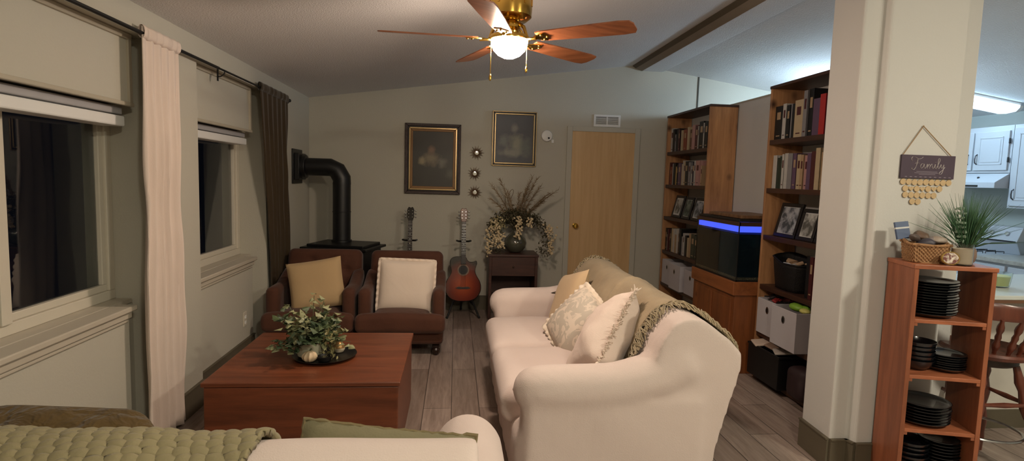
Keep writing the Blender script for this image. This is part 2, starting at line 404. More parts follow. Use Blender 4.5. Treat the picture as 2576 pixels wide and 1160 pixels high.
# ------------------------------------------------------------------ white slipcovered sofa (right of the aisle)
def sofa_main():
    t = thing('sofa', 'white slipcovered three seat sofa with rolled arms under an olive throw', 'sofa', (.8, 3.4, 0))
    mb = MB()
    Y0, Y1 = 2.40, 4.43
    # base and seat deck
    mb.rbox((.70, (Y0+Y1)/2, .18), (.82, Y1-Y0-.1, .36), .05)
    prof = [(.80, .25), (.86, .55), (.94, .78), (1.00, .87), (1.07, .90), (1.15, .88), (1.28, .785), (1.33, .73), (1.335, .67), (1.29, .5), (1.23, .25), (1.20, .01), (.8, .01)]
    mb.prism(prof, Y0+.03, Y1-.02, 'y')
    # arms: swept roll along X, rising into the back
    for y, s in ((Y0+.13, -1), (Y1-.13, 1)):
        mb.rbox((.745, y+s*.02, .27), (.85, .20, .54), .04)
        pts = [(.37, y+s*.03, .545), (.5, y+s*.03, .55), (.75, y+s*.03, .56), (.95, y+s*.02, .60), (1.08, y, .68)]
        mb.tube(pts, [.105, .108, .108, .115, .13], 16)
        mb.ball((.375, y+s*.03, .545), .103)
    b = mb.build('slipcover', M_slip, parent=t)
    bake(b, [('REMESH', dict(mode='VOXEL', voxel_size=.017)), ('SMOOTH', dict(factor=.6, iterations=9))])
    nrm = [v.normal.copy() for v in b.data.vertices]
    for v in b.data.vertices:   # loose cloth: soft folds on the fronts, flare at the floor
        p = v.co.copy(); wx, wy, wz = p.x+.8, p.y+3.4, p.z
        f = noise.noise(Vector((wx*3, wy*9, wz*1.5)))*.5+noise.noise(Vector((wx*9+4, wy*20, wz*2)))*.25
        if wx < .42: p.x += .016*f*min(1, (.55-wz)/.3 if wz < .55 else 0)
        g = noise.noise(Vector((wx*2.2+wz*3, wy*2, wz*3+wx*2)))
        v.co = p+nrm[v.index]*(.006*g)
    # two seat cushions under the cover
    for i, (a, c) in enumerate(((Y0+.24, 3.43), (3.44, Y1-.24))):
        def fn(p, h, k=i):
            q = p.copy(); q.z += .035*max(0, 1-(p.x/h.x)**2)*max(0, 1-(p.y/h.y)**2)*(1 if p.z > 0 else 0)+.006*noise.noise(Vector((p.x*6, p.y*7, k*5.)))
            return q
        mb = MB(); mb.rbox((.56, (a+c)/2, .385), (.64, c-a, .17), .065, 16, fn=fn)
        mb.build('seat_cushion', M_slip, parent=t, smooth=70)
    return t, b
sofa_t, sofa_b = sofa_main()
SB = bvh_world(sofa_b)
M_throw = fabric('olive throw', (146, 130, 106), .2, .6, (3, 2, 3), 150, .1, .95, (158, 142, 116))
M_fringe = fabric('throw fringe', (156, 142, 114), .2, .2, (3, 3, 3), 200, .3, .95)
def backpt(y, ang, off=.012, c=(1.09, .62)):
    C = Vector((c[0], y, c[1])); d = Vector((cos(ang), 0, sin(ang)))
    h = SB.ray_cast(C+d*.46, -d)
    p = h[0] if h[0] else C+d*.25
    return p+d*off, d
def throw():
    A0, A1 = R(206), R(-8)
    def edge_y(v, side):    # near and far edges run slightly skewed
        return (2.655+.03*sin(v*5)-.02*v) if side == 0 else (4.22+.03*sin(v*4+1))
    def f(u, v):
        y = edge_y(v, 0)*(1-u)+edge_y(v, 1)*u
        ang = A0+(A1-A0)*v
        fold = .010*max(0, noise.noise(Vector((y*2.2+v*2.5, v*7, 1.))))+.016*math.exp(-((u-.30-.25*v)/.012)**2)*(.3+v)*(v < .75)
        p, d = backpt(y, ang, .013+fold); return p
    mb = MB(); mb.grid(f, 90, 60)
    o = mb.build('throw_blanket', M_throw, loc=(1.05, 3.4, .9), smooth=80, mods=[('SOLIDIFY', dict(thickness=.007, offset=1))])
    tag(o, 'olive brown throw blanket with fringed ends draped over white sofa back', 'throw blanket')
    fr = MB(); rnd = random.Random(3)
    for side in (0, 1):
        n = 170
        for i in range(n):
            v = (i+.5+rnd.uniform(-.5, .5))/n; ang = A0+(A1-A0)*v
            if side == 1 and v < .22: continue
            for k in range(2):
                y = edge_y(v, side); sg = -1 if side == 0 else 1; L = (.065+.04*rnd.random())*(1 if side == 0 else .7)
                dv = rnd.uniform(-.5, .35); lift = rnd.uniform(.002, .02); pts = []
                for q in range(5):
                    s = q/4; p, d = backpt(y+sg*L*s*(1 if side == 0 else .8), ang+dv*s*.6-(.10*s*s*(1 if v > .5 else -1)), .014+lift*sin(s*pi)*1.2+.004*k); pts.append(p)
                fr.tube(pts, [.0024, .0030, .0026, .0030, .0018], 4)
    fo = fr.build('fringe', M_fringe, parent=o); fo['kind'] = 'stuff'
throw()
def cushions():
    # plain tan pillow furthest away
    t = MB(); T = frame_from((.80, 3.86, .665), (-.93, -.10, .36), (.15, .15, 1), .15)
    pillow(t, .42, .42, .13, T, seed=2); o = t.build('pillow', fabric('tan pillow', (196, 170, 136), .06, .15, (4, 4, 4), 220), loc=(.86, 3.92, .5))
    tag(o, 'plain tan pillow leaning on the sofa back, furthest of the three on the sofa', 'pillow', )
    # damask pillow
    mt, nt_, b = nt('damask'); vo = N(nt_, 'ShaderNodeTexNoise'); vo.inputs['Scale'].default_value = 11; vo.inputs['Distortion'].default_value = 2.2
    nt_.links.new(coords(nt_), vo.inputs['Vector']); rp = N(nt_, 'ShaderNodeValToRGB'); rp.color_ramp.elements[0].position = .47; rp.color_ramp.elements[1].position = .53
    rp.color_ramp.elements[0].color = srgb((182, 172, 158)); rp.color_ramp.elements[1].color = srgb((208, 194, 178))
    nt_.links.new(vo.outputs[0], rp.inputs[0]); nt_.links.new(rp.outputs[0], b.inputs['Base Color']); b.inputs['Roughness'].default_value = .7; bump(nt_, b, rp.outputs[0], .3, .01)
    T = frame_from((.775, 3.40, .61), (-.72, -.42, .55), (.2, .1, 1), -.45)
    t = MB(); pillow(t, .42, .37, .19, T, p=2.4, conc=-.04); o = t.build('pillow', mt, loc=(.78, 3.42, .5))
    tag(o, 'white and grey damask pillow with ruffled edge, middle of three on the sofa', 'pillow')
    ruffle(o, T, .42, .37, fabric('ruffle cloth', (226, 212, 194), .05), .035, 2.6)
    T = frame_from((.79, 2.87, .650), (-.84, .28, .46), (.42, .12, 1), .55)
    t = MB(); pillow(t, .46, .46, .25, T, crease=.22, seed=5, conc=.05); o = t.build('pillow', fabric('cream pillow', (214, 196, 184), .04, .3, (5, 5, 5), 220), loc=(.8, 2.87, .5))
    tag(o, 'cream pillow with shaggy fringed edge, nearest of the three on the sofa', 'pillow')
    fringe(o, T, .47, .47, fabric('lash fringe', (218, 204, 190), .05), .03, 4)
def edge_pts(w, h, n, conc=.05):
    out = []
    for k in range(n):
        s = 4*k/n; q = int(s); f = s-q; a = 2*f-1
        cx, cy = ((a, -1), (1, a), (-a, 1), (-1, -a))[q]
        x = w/2*cx*(1-conc*(1-cy*cy)); y = h/2*cy*(1-conc*(1-cx*cx))
        out.append((Vector((x, y, 0)), Vector((cx if abs(cx) > .98 else cx*.3, cy if abs(cy) > .98 else cy*.3, 0)).normalized()))
    return out
def ruffle(o, T, w, h, mat, L, p=4):
    E_ = edge_pts(w, h, 160, .0); mb = MB()
    def f(u, v):
        p_, d = E_[int(round(u*160)) % 160]; 
        return T @ (p_*(.97+.0*v)+d*L*v+Vector((0, 0, .010*sin(u*2*pi*34)*v)))
    mb.grid(f, 160, 3, cu=True); mb.build('ruffle', mat, parent=o, smooth=80, mods=[('SOLIDIFY', dict(thickness=.003))])
def fringe(o, T, w, h, mat, L, seed):
    mb = MB(); rnd = random.Random(seed)
    for p_, d in edge_pts(w, h, 420):
        q = p_*.99+Vector((0, 0, rnd.uniform(-.006, .006))); e = q+d*L*rnd.uniform(.6, 1.1)+Vector((rnd.uniform(-.008, .008), rnd.uniform(-.008, .008), rnd.uniform(-.018, .018)))
        mb.tube([T @ q, T @ ((q+e)/2+Vector((0, 0, rnd.uniform(-.006, .006)))), T @ e], [.0035, .004, .002], 5)
    f = mb.build('fringe', mat, parent=o); f['kind'] = 'stuff'
cushions()

# ------------------------------------------------------------------ foreground sofa seen from behind
def sofa_near():
    t = thing('sofa', 'white slipcovered sofa in the foreground seen from behind its back', 'sofa', (-.6, 1.6, 0))
    mb = MB(); X0, X1 = -1.50, .17
    mb.rbox(((X0+X1)/2, 1.60, .2), (X1-X0-.06, .80, .40), .05)
    prof = [(1.42, .25), (1.44, .6), (1.42, .78), (1.385, .85), (1.32, .872), (1.24, .84), (1.20, .74), (1.20, .4), (1.20, .01), (1.5, .01)]
    mb.prism(prof[::-1], X0+.02, X1-.10, 'x')
    for x, s in ((X0+.12, -1), (X1-.11, 1)):
        mb.rbox((x+s*.0, 1.62, .27), (.20, .80, .54), .04)
        mb.tube([(x+s*.0, 1.96, .535), (x+s*.0, 1.8, .54), (x+s*.0, 1.6, .545), (x+s*.0, 1.42, .55), (x-s*.0, 1.30, .60)], [.122, .124, .124, .12, .12], 16)
        mb.ball((x+s*.0, 1.955, .535), .119)
    b = mb.build('slipcover', M_slip, parent=t)
    bake(b, [('REMESH', dict(mode='VOXEL', voxel_size=.018)), ('SMOOTH', dict(factor=.6, iterations=8))])
    nrm = [v.normal.copy() for v in b.data.vertices]
    for v in b.data.vertices:
        p = v.co+Vector((-.6, 1.6, 0)); v.co += nrm[v.index]*(.007*noise.noise(Vector((p.x*3, p.y*3, p.z*4))))
    mb = MB(); mb.rbox(((X0+X1)/2, 1.68, .44), (X1-X0-.46, .66, .17), .06, 10); mb.build('seat_cushion', M_slip, parent=t, smooth=70)
    return t, b
near_t, near_b = sofa_near(); NB = bvh_world(near_b)
M_olive = fabric('olive knit', (122, 116, 90), .15, .3, (4, 4, 4), 120, .1)
def near_soft():
    T = frame_from((-.20, 1.60, .553), (.05, -.93, .38), (.03, 0, 1), -.10)
    t = MB(); pillow(t, .52, .42, .10, T, seed=9, conc=.03); o = t.build('pillow', M_olive, loc=(-.3, 1.56, .5))
    tag(o, 'olive green pillow with fringed top edge behind the foreground sofa back', 'pillow')
    tr = MB(); E_ = edge_pts(.52, .42, 140, .03); rn = random.Random(1)
    tr.tube([T @ (p_*.985+Vector((rn.uniform(-.002, .002), rn.uniform(-.002, .002), rn.uniform(-.003, .003)))) for p_, d in E_+E_[:1]], [rn.uniform(.004, .008) for _ in range(141)], 6, cap=False); tr.build('fuzzy_trim', fabric('olive fringe', (120, 108, 78), .15), parent=o)
    # chunky green knit blanket over the left of the near sofa's back
    K = fabric('green chunky knit', (138, 128, 98), .12, .25, (5, 5, 5), 150, .1)
    def top(x, y):
        h = NB.ray_cast(Vector((x, y, 2)), Vector((0, 0, -1))); return h[0].z if h[0] else .3
    def f(u, v):
        x = -1.42+u*(1.04+.02*v-.10*(1-v)); y = 1.11+v*.60
        z0 = max(top(x, max(y, 1.21))-.012, .70-.4*max(0, y-1.5))
        if y < 1.2: z0 = top(x, 1.2)-(1.2-y)*1.5
        fold = .014*max(0, sin((x*1.1+y*.8)*7+1))**2*(1-.5*u)+.02*(1-u)
        edge = min(1, (1-u)*9)*min(1, (1-v)*6+.2)
        a, b = (x*.94+y*.34)*190, (y*.94-x*.34)*190
        kn = abs(sin(a*.5+.9*abs(sin(b*.5))))*.6+.4*abs(sin(b*.9+a*.25))
        return Vector((x, y, z0+.012+fold*edge+.012*kn+.014*noise.noise(Vector((x*5, y*5, 0)))))
    mb = MB(); mb.grid(f, 330, 190); o = mb.build('knit_blanket', K, loc=(-1.0, 1.3, .85), smooth=90, mods=[('SOLIDIFY', dict(thickness=.015, offset=1))])
    tag(o, 'pale green chunky knit blanket over left end of foreground sofa back', 'knit blanket')
    K2 = fabric('brown fleece', (78, 60, 34), .3, .8, (14, 14, 14), 60, .1, .95, (96, 78, 46))
    T = frame_from((-1.22, 1.80, .60), (.10, -.50, .86), (.0, 1, 0), .1)
    def g(p, h):
        q = p.copy(); q.z += .02*noise.noise(Vector((p.x*7, p.y*7, p.z*7))); q.x += .015*noise.noise(Vector((p.y*8, p.x*5, 2))); return q
    mb = MB(); mb.rbox((0, 0, 0), (.60, .30, .30), .14, 18, T=T, fn=g)
    o = mb.build('folded_fleece', K2, loc=(-1.22, 1.8, .6), smooth=80); tag(o, 'bunched brown fleece blanket behind the green knit blanket on near sofa', 'fleece blanket')
near_soft()

# ------------------------------------------------------------------ brown velvet armchairs
M_leg = wood('dark turned leg', (28, 16, 12), (48, 28, 20), (6, 6, 1), 3, .35)
def armchair(loc, label):
    t = thing('armchair', label, 'armchair', (0, 0, 0), group='brown velvet armchairs')
    w = .36
    mb = MB(); mb.rbox((0, .02, .175), (.70, .70, .15), .035, 5); mb.build('seat_frame', M_brownv, parent=t, smooth=60)
    def fn(p, h):
        q = p.copy(); q.z += .02*max(0, 1-(p.x/h.x)**2)*(p.z > 0)+.005*noise.noise(Vector((p.x*8, p.y*8, 1))); return q
    mb = MB(); mb.rbox((0, -.10, .295), (.47, .56, .15), .05, 12, fn=fn); mb.rbox((0, -.355, .288), (.735, .11, .155), .05, 12, fn=fn)
    c = mb.build('seat_cushion', M_brownv, parent=t); bake(c, [('REMESH', dict(mode='VOXEL', voxel_size=.012)), ('SMOOTH', dict(factor=.5, iterations=3))])
    for s in (-1, 1):
        mb = MB(); T = TR(s*.305, 0, 0)
        mb.rbox((0, -.02, .39), (.105, .56, .34), .045, 8, T=T, fn=lambda p, h: Vector((p.x*(1+.0*p.z), p.y, p.z+(.0 if p.z < 0 else .10*max(0, (p.y+.0)/h.y)))))
        mb.build('armrest', M_brownv, parent=t, smooth=70)
    btn = [(-.20, .62), (0, .62), (.20, .62), (-.10, .70), (.10, .70), (-.10, .54), (.10, .54), (-.2, .46), (0, .46), (.2, .46)]
    def fb(p, h):
        q = p.copy()
        if p.y < 0:
            d = 0
            for bx, bz in btn: d += math.exp(-((p.x-bx)**2+(p.z+.56-bz)**2)/.0011)
            q.y += .035*min(1, d); q.y -= .02*max(0, 1-(p.x/h.x)**2)
        q.x *= 1-.02*(p.z/h.z)
        return q
    mb = MB(); T = TR(0, .27, .56) @ RX(R(-10)); mb.rbox((0, 0, 0), (.665, .15, .50), .055, 34, T=T, fn=fb)
    bk = mb.build('backrest', M_brownv, parent=t, smooth=80)
    for bx, bz in btn[:5]:
        a = MB(); a.ball(T @ Vector((bx, -.052, bz-.56)), .009, 10, 6); a.build('button', M_brownv, parent=bk)
    for x in (-.29, .29):
        for y in (-.27, .30):
            mb = MB(); mb.lathe([(.014, 0), (.02, .01), (.03, .03), (.034, .05), (.024, .065), (.032, .075), (.032, .09), (.02, .1), (.03, .13)], 16, (x, y, 0)); mb.build('leg', M_leg, parent=t)
    t.location = loc; return t
ch1 = armchair((-.43, 4.99, 0), 'brown tufted velvet armchair beside the guitar holding a white pillow')
ch2 = dup(ch1); ch2.location = (-1.172, 5.02, 0); ch2['label'] = 'brown tufted velvet armchair against left wall holding a tan pillow'
T = frame_from((-.405, 4.87, .56), (0, -.97, .24), (0, 0, 1), -.03)
t = MB(); pillow(t, .47, .44, .14, T, conc=.03, seed=3); o = t.build('pillow', fabric('white linen pillow', (222, 206, 190), .04, .12, (4, 4, 4), 260), loc=(-.405, 4.87, .5))
tag(o, 'off-white linen pillow with flanged edge on the right brown armchair', 'pillow'); ruffle(o, T, .47, .44, MATS['white linen pillow'], .022)
T = frame_from((-1.15, 4.86, .565), (.05, -.96, .26), (0, 0, 1), .17)
t = MB(); pillow(t, .45, .42, .14, T, conc=.04, seed=7); o = t.build('pillow', fabric('mustard tan pillow', (186, 158, 118), .06, .12, (4, 4, 4), 260), loc=(-1.16, 4.86, .5))
tag(o, 'tan pillow tilted on the left brown armchair behind the plant', 'pillow')

# ------------------------------------------------------------------ square wooden trunk table
t = thing('trunk_table', 'large square reddish brown wooden trunk used as coffee table', 'coffee table', (-.741, 3.28, 0))
mb = MB(); mb.box(-1.212, -.270, 2.833, 3.732, .012, .436); mb.build('body', M_mahog, parent=t, smooth=0, bevel=.006)
mb = MB(); mb.box(-1.222, -.260, 2.823, 3.742, .439, .462); mb.build('lid', M_mahog, parent=t, smooth=0, bevel=.005)
mb = MB()
for x in (-1.19, -.33):
    for y in (2.86, 3.67): mb.box(x, x+.04, y, y+.04, 0, .012)
mb.build('foot', M_leg, parent=t, smooth=0)

# ------------------------------------------------------------------ curtains
def curtain(name, label, mat, y0, y1, yb0, yb1, z0, z1, n, amp, xt, xb, seed, skew=0):
    t = thing(name, label, 'curtain', ((xt), (y0+y1)/2, z0))
    def f(u, v):
        z = z1-(z1-z0)*v; q = min(1, v*3)
        a, b = y0+(yb0-y0)*min(1, v*1.3), y1+(yb1-y1)*min(1, v*1.3)
        wob = .10*noise.noise(Vector((u*4+seed, v*2.2, seed)))
        y = a+(b-a)*u
        ph = (u+wob*q*.5)*n*2*pi
        am = amp*(.42+.58*q)*(1+.5*noise.noise(Vector((u*5, seed, 2))))
        x = xt+(xb-xt)*v+am*(sin(ph)*.8+.25*sin(2*ph+1))+.012*noise.noise(Vector((u*3, v*6, seed)))*q
        return Vector((x, y+.012*cos(ph)*q, z))
    mb = MB(); mb.grid(f, n*14, 50); mb.build('panel', mat, parent=t, smooth=80, mods=[('SOLIDIFY', dict(thickness=.004, offset=0))])
    mb = MB(); mb.grid(lambda u, v: Vector((xt+.017*cos(v*2*pi)*(1+.15*sin(u*n*9))+amp*.35*sin(u*n*2*pi)*.5, y0+(y1-y0)*u, z1-.055+.028+.034*sin(v*2*pi))), n*10, 10, cv=True)
    mb.build('rod_pocket', mat, parent=t, smooth=80)
    return t
M_pinkc = fabric('blush curtain', (216, 200, 188), .05, .15, (9, 9, 1), 220, .1)
M_brownc = fabric('dark brown curtain', (62, 50, 34), .12, .2, (9, 9, 1), 200, .2)
curtain('curtain', 'long blush beige curtain panel hanging between the two windows', M_pinkc, 3.03, 3.40, 2.985, 3.37, .04, 2.195, 5, .021, -1.550, -1.546, 1)
curtain('curtain', 'dark brown curtain panel hanging at far end of the left wall', M_brownc, 4.72, 5.47, 4.98, 5.52, .04, 2.195, 6, .018, -1.550, -1.564, 5)
t = thing('curtain_rod', 'thin black curtain rod running along left wall above both windows', 'curtain rod', (-1.55, 3, 2.16))
mb = MB(); mb.tube([(-1.55, .9, 2.16), (-1.55, 3.95, 2.16)], .0095, 10); mb.tube([(-1.55, 3.9, 2.16), (-1.55, 5.52, 2.16)], .007, 10); mb.build('rod', M_black, parent=t)
for y in (.95, 4.03, 5.50):
    mb = MB(); mb.tube([(-1.588, y, 2.12), (-1.57, y, 2.12), (-1.55, y, 2.135), (-1.54, y, 2.16)], .004, 8); mb.box(-1.592, -1.586, y-.008, y+.008, 2.09, 2.17); mb.build('bracket', M_black, parent=t)
mb = MB(); mb.ball((-1.55, 5.535, 2.16), .016); mb.build('finial', M_black, parent=t)

# ------------------------------------------------------------------ ceiling fan
FX, FY, FZ = .27, 3.12, 2.245
def fan():
    t = thing('ceiling_fan', 'brass ceiling fan with five walnut blades and a lit white bowl', 'ceiling fan', (FX, FY, zc(FX)))
    c = (FX, FY, 0); zt = zc(FX)
    mb = MB(); mb.lathe([(.075, zt-.06), (.085, zt-.03), (.09, zt+.01)], 32, c); mb.build('canopy', M_brass, parent=t)
    mb = MB(); mb.lathe([(.02, 2.335), (.09, 2.34), (.115, 2.36), (.118, 2.40), (.118, 2.45), (.108, 2.475), (.125, 2.485), (.125, 2.495), (.085, 2.53), (.07, 2.545)], 36, c)
    for k in range(10):
        a = k*pi/5; mb.box(-.006, .006, .112, .121, 2.41, 2.445, T=TR(FX, FY, 0) @ RZ(a))
    mb.build('motor_housing', M_brass, parent=t)
    mb = MB(); mb.lathe([(.045, 2.255), (.06, 2.26), (.062, 2.28), (.05, 2.29), (.06, 2.30), (.06, 2.32), (.045, 2.338)], 28, c); mb.build('switch_housing', M_brass, parent=t)
    c = (FX, FY, .045); mb = MB(); mb.lathe([(.06, 2.222), (.104, 2.215), (.110, 2.205), (.108, 2.192), (.102, 2.19)], 36, c); mb.build('light_fitter', M_brass, parent=t)
    mb = MB(); mb.lathe([(0, 2.098), (.03, 2.101), (.06, 2.115), (.085, 2.14), (.098, 2.17), (.101, 2.192)], 36, c, cap=False)
    mb.build('lamp_shade', emis('fan bowl glass', (255, 230, 208), FAN_LIGHT, (255, 240, 220)), parent=t)
    for a in (182, 254, 326, 38, 110):
        T = TR(FX, FY, 0) @ RZ(R(a)); dz = FZ
        b = MB(); P = T @ TR(0, 0, dz) @ RX(R(-12))
        prof = [(.17, -.045), (.20, -.052), (.45, -.064), (.62, -.068), (.675, -.060), (.69, -.03), (.69, .03), (.675, .060), (.62, .068), (.45, .064), (.20, .052), (.17, .045)]
        b.prism(prof, -.003, .003, 'z', T=P)
        bo = b.build('blade', M_blade, parent=t, smooth=0)
        i = MB(); i.tube([T @ Vector((.055, 0, 2.32)), T @ Vector((.085, 0, 2.30)), T @ Vector((.11, 0, dz-.008)), T @ Vector((.16, 0, dz-.010))], [.009, .010, .009, .010], 8)
        i.prism([(.15, -.012), (.19, -.035), (.215, -.04), (.225, -.02), (.235, 0), (.225, .02), (.215, .04), (.19, .035), (.15, .012)], -.008, -.003, 'z', T=P)
        for q in ((.20, -.025), (.20, .025), (.225, 0)): i.ball(P @ Vector((q[0], q[1], -.009)), .006, 8, 6)
        i.build('blade_iron', M_brass, parent=bo)
    for dx, dy, zb, nm in ((-.100, -.03, 2.05, 'pull_chain'), (.098, .02, 2.11, 'pull_chain')):
        mb = MB(); mb.tube([(FX+dx, FY+dy, 2.235), (FX+dx, FY+dy, zb)], .0022, 6); mb.lathe([(0, -.035), (.006, -.03), (.008, -.015), (.004, 0), (0, .004)], 12, (FX+dx, FY+dy, zb)); mb.build(nm, M_brass, parent=t)
fan()
# ================================================================== bookcases
M_page = plain('paper pages', (214, 204, 184), .8, var=.05, vs=40)
LV = [.05, .37, .74, 1.125, 1.485, 1.85, 2.235]       # shelf tops
XF, XBk = 2.375, 2.65
def bookcase(y0, y1, label):
    t = thing('bookcase', label, 'bookcase', ((XF+XBk)/2, (y0+y1)/2, 0), group='tall pine bookcases')
    for a, b in ((y0, y0+.024), (y1-.024, y1)):
        mb = MB(); mb.box(XF, XBk, a, b, 0, 2.235); mb.build('side_panel', M_pine, parent=t, smooth=0, bevel=.002)
    mb = MB(); mb.box(XF-.004, XBk, y0-.006, y1+.006, 2.235, 2.257); mb.build('top_panel', M_pined, parent=t, smooth=0, bevel=.002)
    for z in LV[:-1]:
        mb = MB(); mb.box(XF+.004, XBk-.004, y0+.024, y1-.024, z-.036, z); s = mb.build('shelf', M_pined, parent=t, smooth=0, bevel=.002)
    mb = MB(); mb.box(XF+.03, XF+.045, y0+.024, y1-.024, 0, LV[0]-.024); mb.build('kick_board', M_pined, parent=t, smooth=0)
    return t
CA = (5.235, 6.33); CB = (3.10, 4.20)
bookcase(*CA, 'tall knotty pine bookcase standing against the back wall beside aquarium')
bookcase(*CB, 'tall knotty pine bookcase between the aquarium and white column')
CN = dict(white=(178, 175, 170), black=(18, 18, 20), maroon=(74, 30, 32), cream=(176, 158, 128), red=(166, 40, 40), brown=(92, 60, 44), grey=(128, 126, 128), blue=(48, 56, 84), rust=(132, 66, 44), tan=(164, 138, 108), purple=(92, 70, 94), pink=(170, 130, 126), coral=(214, 96, 84), green=(44, 54, 44), yellow=(190, 160, 96), navy=(26, 32, 52))
BM = {k: plain('book cover '+k, v, .45, var=.12, vs=25) for k, v in CN.items()}
PROTO = {}
def book_mesh(w, h, d, c, c2):
    """origin bottom centre; spine faces -X, thickness along Y"""
    mb = MB(); t = .0025
    mb.box(0, d, -w/2, -w/2+t, 0, h); mb.box(0, d, w/2-t, w/2, 0, h); mb.box(-.001, t, -w/2, w/2, 0, h)
    mb.mi = 1; mb.box(t, d-.004, -w/2+t, w/2-t, .003, h-.003)
    mb.mi = 2
    if c2: mb.box(-.0016, -.0008, -w/2*.5, w/2*.5, h*.60, h*.82); mb.box(-.0016, -.0008, -w/2*.5, w/2*.5, h*.10, h*.13)
    return mb
def book_row(y_far, z, spec, where, group, x=XF+.03, seed=0):
    rnd = random.Random(seed); y = y_far
    for i, (c, w, h) in enumerate(spec):
        y -= w/2; d = min(.22, h*.72)
        mb = book_mesh(w-.002, h, d, c, rnd.random() < .6)
        ac = 'tan' if c in ('black', 'maroon', 'navy', 'blue', 'brown', 'red', 'purple', 'green', 'rust') else 'maroon'
        o = mb.build('book', [BM[c], M_page, BM[ac]], loc=(0, 0, 0), smooth=0)
        o.location = (x+rnd.uniform(0, .012), y, z); y -= w/2+.001
        hn = 'tall' if h > .25 else ('short' if h < .19 else 'medium'); wn = 'thick' if w > .055 else ('thin' if w < .033 else '')
        nm = ORD[i] if i < len(ORD) else 'last'
        lab = f'{hn} {wn} {c} book, {nm} from the left {where}'.replace('  ', ' ')
        tag(o, lab, 'book', group)
S = lambda s: [(a.split(':')[0], float(a.split(':')[1]), float(a.split(':')[2])) for a in s.split()]
book_row(6.30, LV[5], S('white:.07:.265 black:.06:.25 grey:.03:.19 black:.075:.25 maroon:.04:.235 black:.035:.23 cream:.045:.22 rust:.085:.225 red:.03:.22 cream:.06:.24 brown:.05:.21 pink:.075:.25 maroon:.07:.24 white:.022:.23 black:.10:.27 white:.025:.25 black:.07:.26'), 'on top shelf of far bookcase', 'books on top shelf of far bookcase', seed=1)
book_row(6.30, LV[4], S('maroon:.055:.25 rust:.04:.20 white:.035:.235 black:.065:.24 yellow:.04:.20 black:.03:.22 purple:.075:.235 cream:.045:.225 white:.03:.26 cream:.05:.25 black:.07:.25 grey:.06:.24 white:.035:.2 navy:.055:.245 white:.035:.25 pink:.095:.25 tan:.04:.2'), 'on second shelf of far bookcase', 'books on second shelf of far bookcase', seed=2)
book_row(6.30, LV[2], S('black:.045:.25 white:.025:.18 maroon:.04:.245 brown:.035:.20 black:.03:.245 cream:.05:.26 white:.05:.26 tan:.035:.2 white:.05:.27 brown:.04:.22 black:.055:.28 grey:.05:.20 white:.04:.24 black:.045:.22 cream:.045:.2 tan:.05:.25 green:.09:.25 green:.05:.24'), 'on fourth shelf of far bookcase', 'books on fourth shelf of far bookcase', seed=3)
book_row(4.165, LV[5], S('black:.095:.25 white:.045:.26 black:.045:.245 grey:.025:.25 black:.03:.245 cream:.10:.265 grey:.045:.32 black:.055:.325 purple:.08:.25 red:.06:.27 navy:.05:.25 white:.045:.26 coral:.06:.30 maroon:.05:.32 black:.05:.3 navy:.06:.3'), 'on top shelf of near bookcase', 'books on top shelf of near bookcase', seed=4)
book_row(4.165, LV[4], S('white:.055:.25 green:.03:.23 green:.035:.24 white:.03:.255 white:.05:.26 grey:.06:.255 purple:.045:.255 cream:.045:.245 tan:.035:.24 pink:.04:.235 purple:.045:.25 maroon:.045:.26 cream:.05:.28 tan:.05:.25 pink:.045:.275 red:.04:.26 white:.04:.24 cream:.05:.26'), 'on second shelf of near bookcase', 'books on second shelf of near bookcase', seed=5)
book_row(3.66, LV[2], S('black:.045:.29 maroon:.04:.29 red:.05:.285 white:.03:.27 black:.05:.26 coral:.04:.25 black:.05:.27 maroon:.05:.28'), 'on fourth shelf of near bookcase', 'books on fourth shelf of near bookcase', seed=6)
# framed photographs leaning back on the third shelves
def photo_mat(name, a, b, s):
    mt, t, bs = nt(name); v = N(t, 'ShaderNodeTexNoise'); v.inputs['Scale'].default_value = s; v.inputs['Detail'].default_value = 3
    t.links.new(coords(t), v.inputs['Vector']); rp = N(t, 'ShaderNodeValToRGB'); e = rp.color_ramp.elements; e[0].position = .42; e[1].position = .6
    e[0].color = srgb(a); e[1].color = srgb(b); t.links.new(v.outputs[0], rp.inputs[0]); t.links.new(rp.outputs[0], bs.inputs['Base Color']); bs.inputs['Roughness'].default_value = .25; return mt
M_frame = plain('black frame wood', (22, 18, 17), .4)
M_mat = plain('white photo mat', (200, 200, 198), .6)
def pframe(y, w, h, label, group, mt, matw=.02, x=2.43, z=LV[3], rz=0, lean=14):
    t = thing('photo_frame', label, 'photo frame', (x, y, z), group=group)
    T = TR(x, y, z) @ RZ(rz) @ RY(R(lean)); f = MB(); b = .028
    for q in ((-w/2, w/2, 0, b), (-w/2, w/2, h-b, h), (-w/2, -w/2+b, b, h-b), (w/2-b, w/2, b, h-b)): f.box(-.010, .010, *q, T=T)
    f.build('frame', M_frame, parent=t, smooth=0, bevel=.003)
    g = MB(); g.box(-.003, .004, -w/2+b, w/2-b, b, h-b, T=T); g.build('photo_mat', M_mat, parent=t, smooth=0)
    g = MB(); g.box(-.005, -.0025, -w/2+b+matw, w/2-b-matw, b+matw, h-b-matw, T=T); g.build('photograph', mt, parent=t, smooth=0)
    g = MB(); Q = TR(x, y, z) @ RZ(rz); g.box(-.003, .003, -.03, .03, 0, h*.8, T=Q @ TR(.016+h*.42, 0, .003) @ RY(R(-14))); g.build('easel_leg', M_frame, parent=t, smooth=0)
P1, P2, P3 = photo_mat('photo a', (90, 90, 86), (190, 190, 186), 14), photo_mat('photo b', (70, 76, 84), (168, 172, 180), 16), photo_mat('photo c', (40, 56, 48), (110, 120, 110), 18)
g = 'photo frames on far bookcase'
pframe(6.08, .24, .25, 'black photo frame with white mat, leftmost frame on the far bookcase', g, P1)
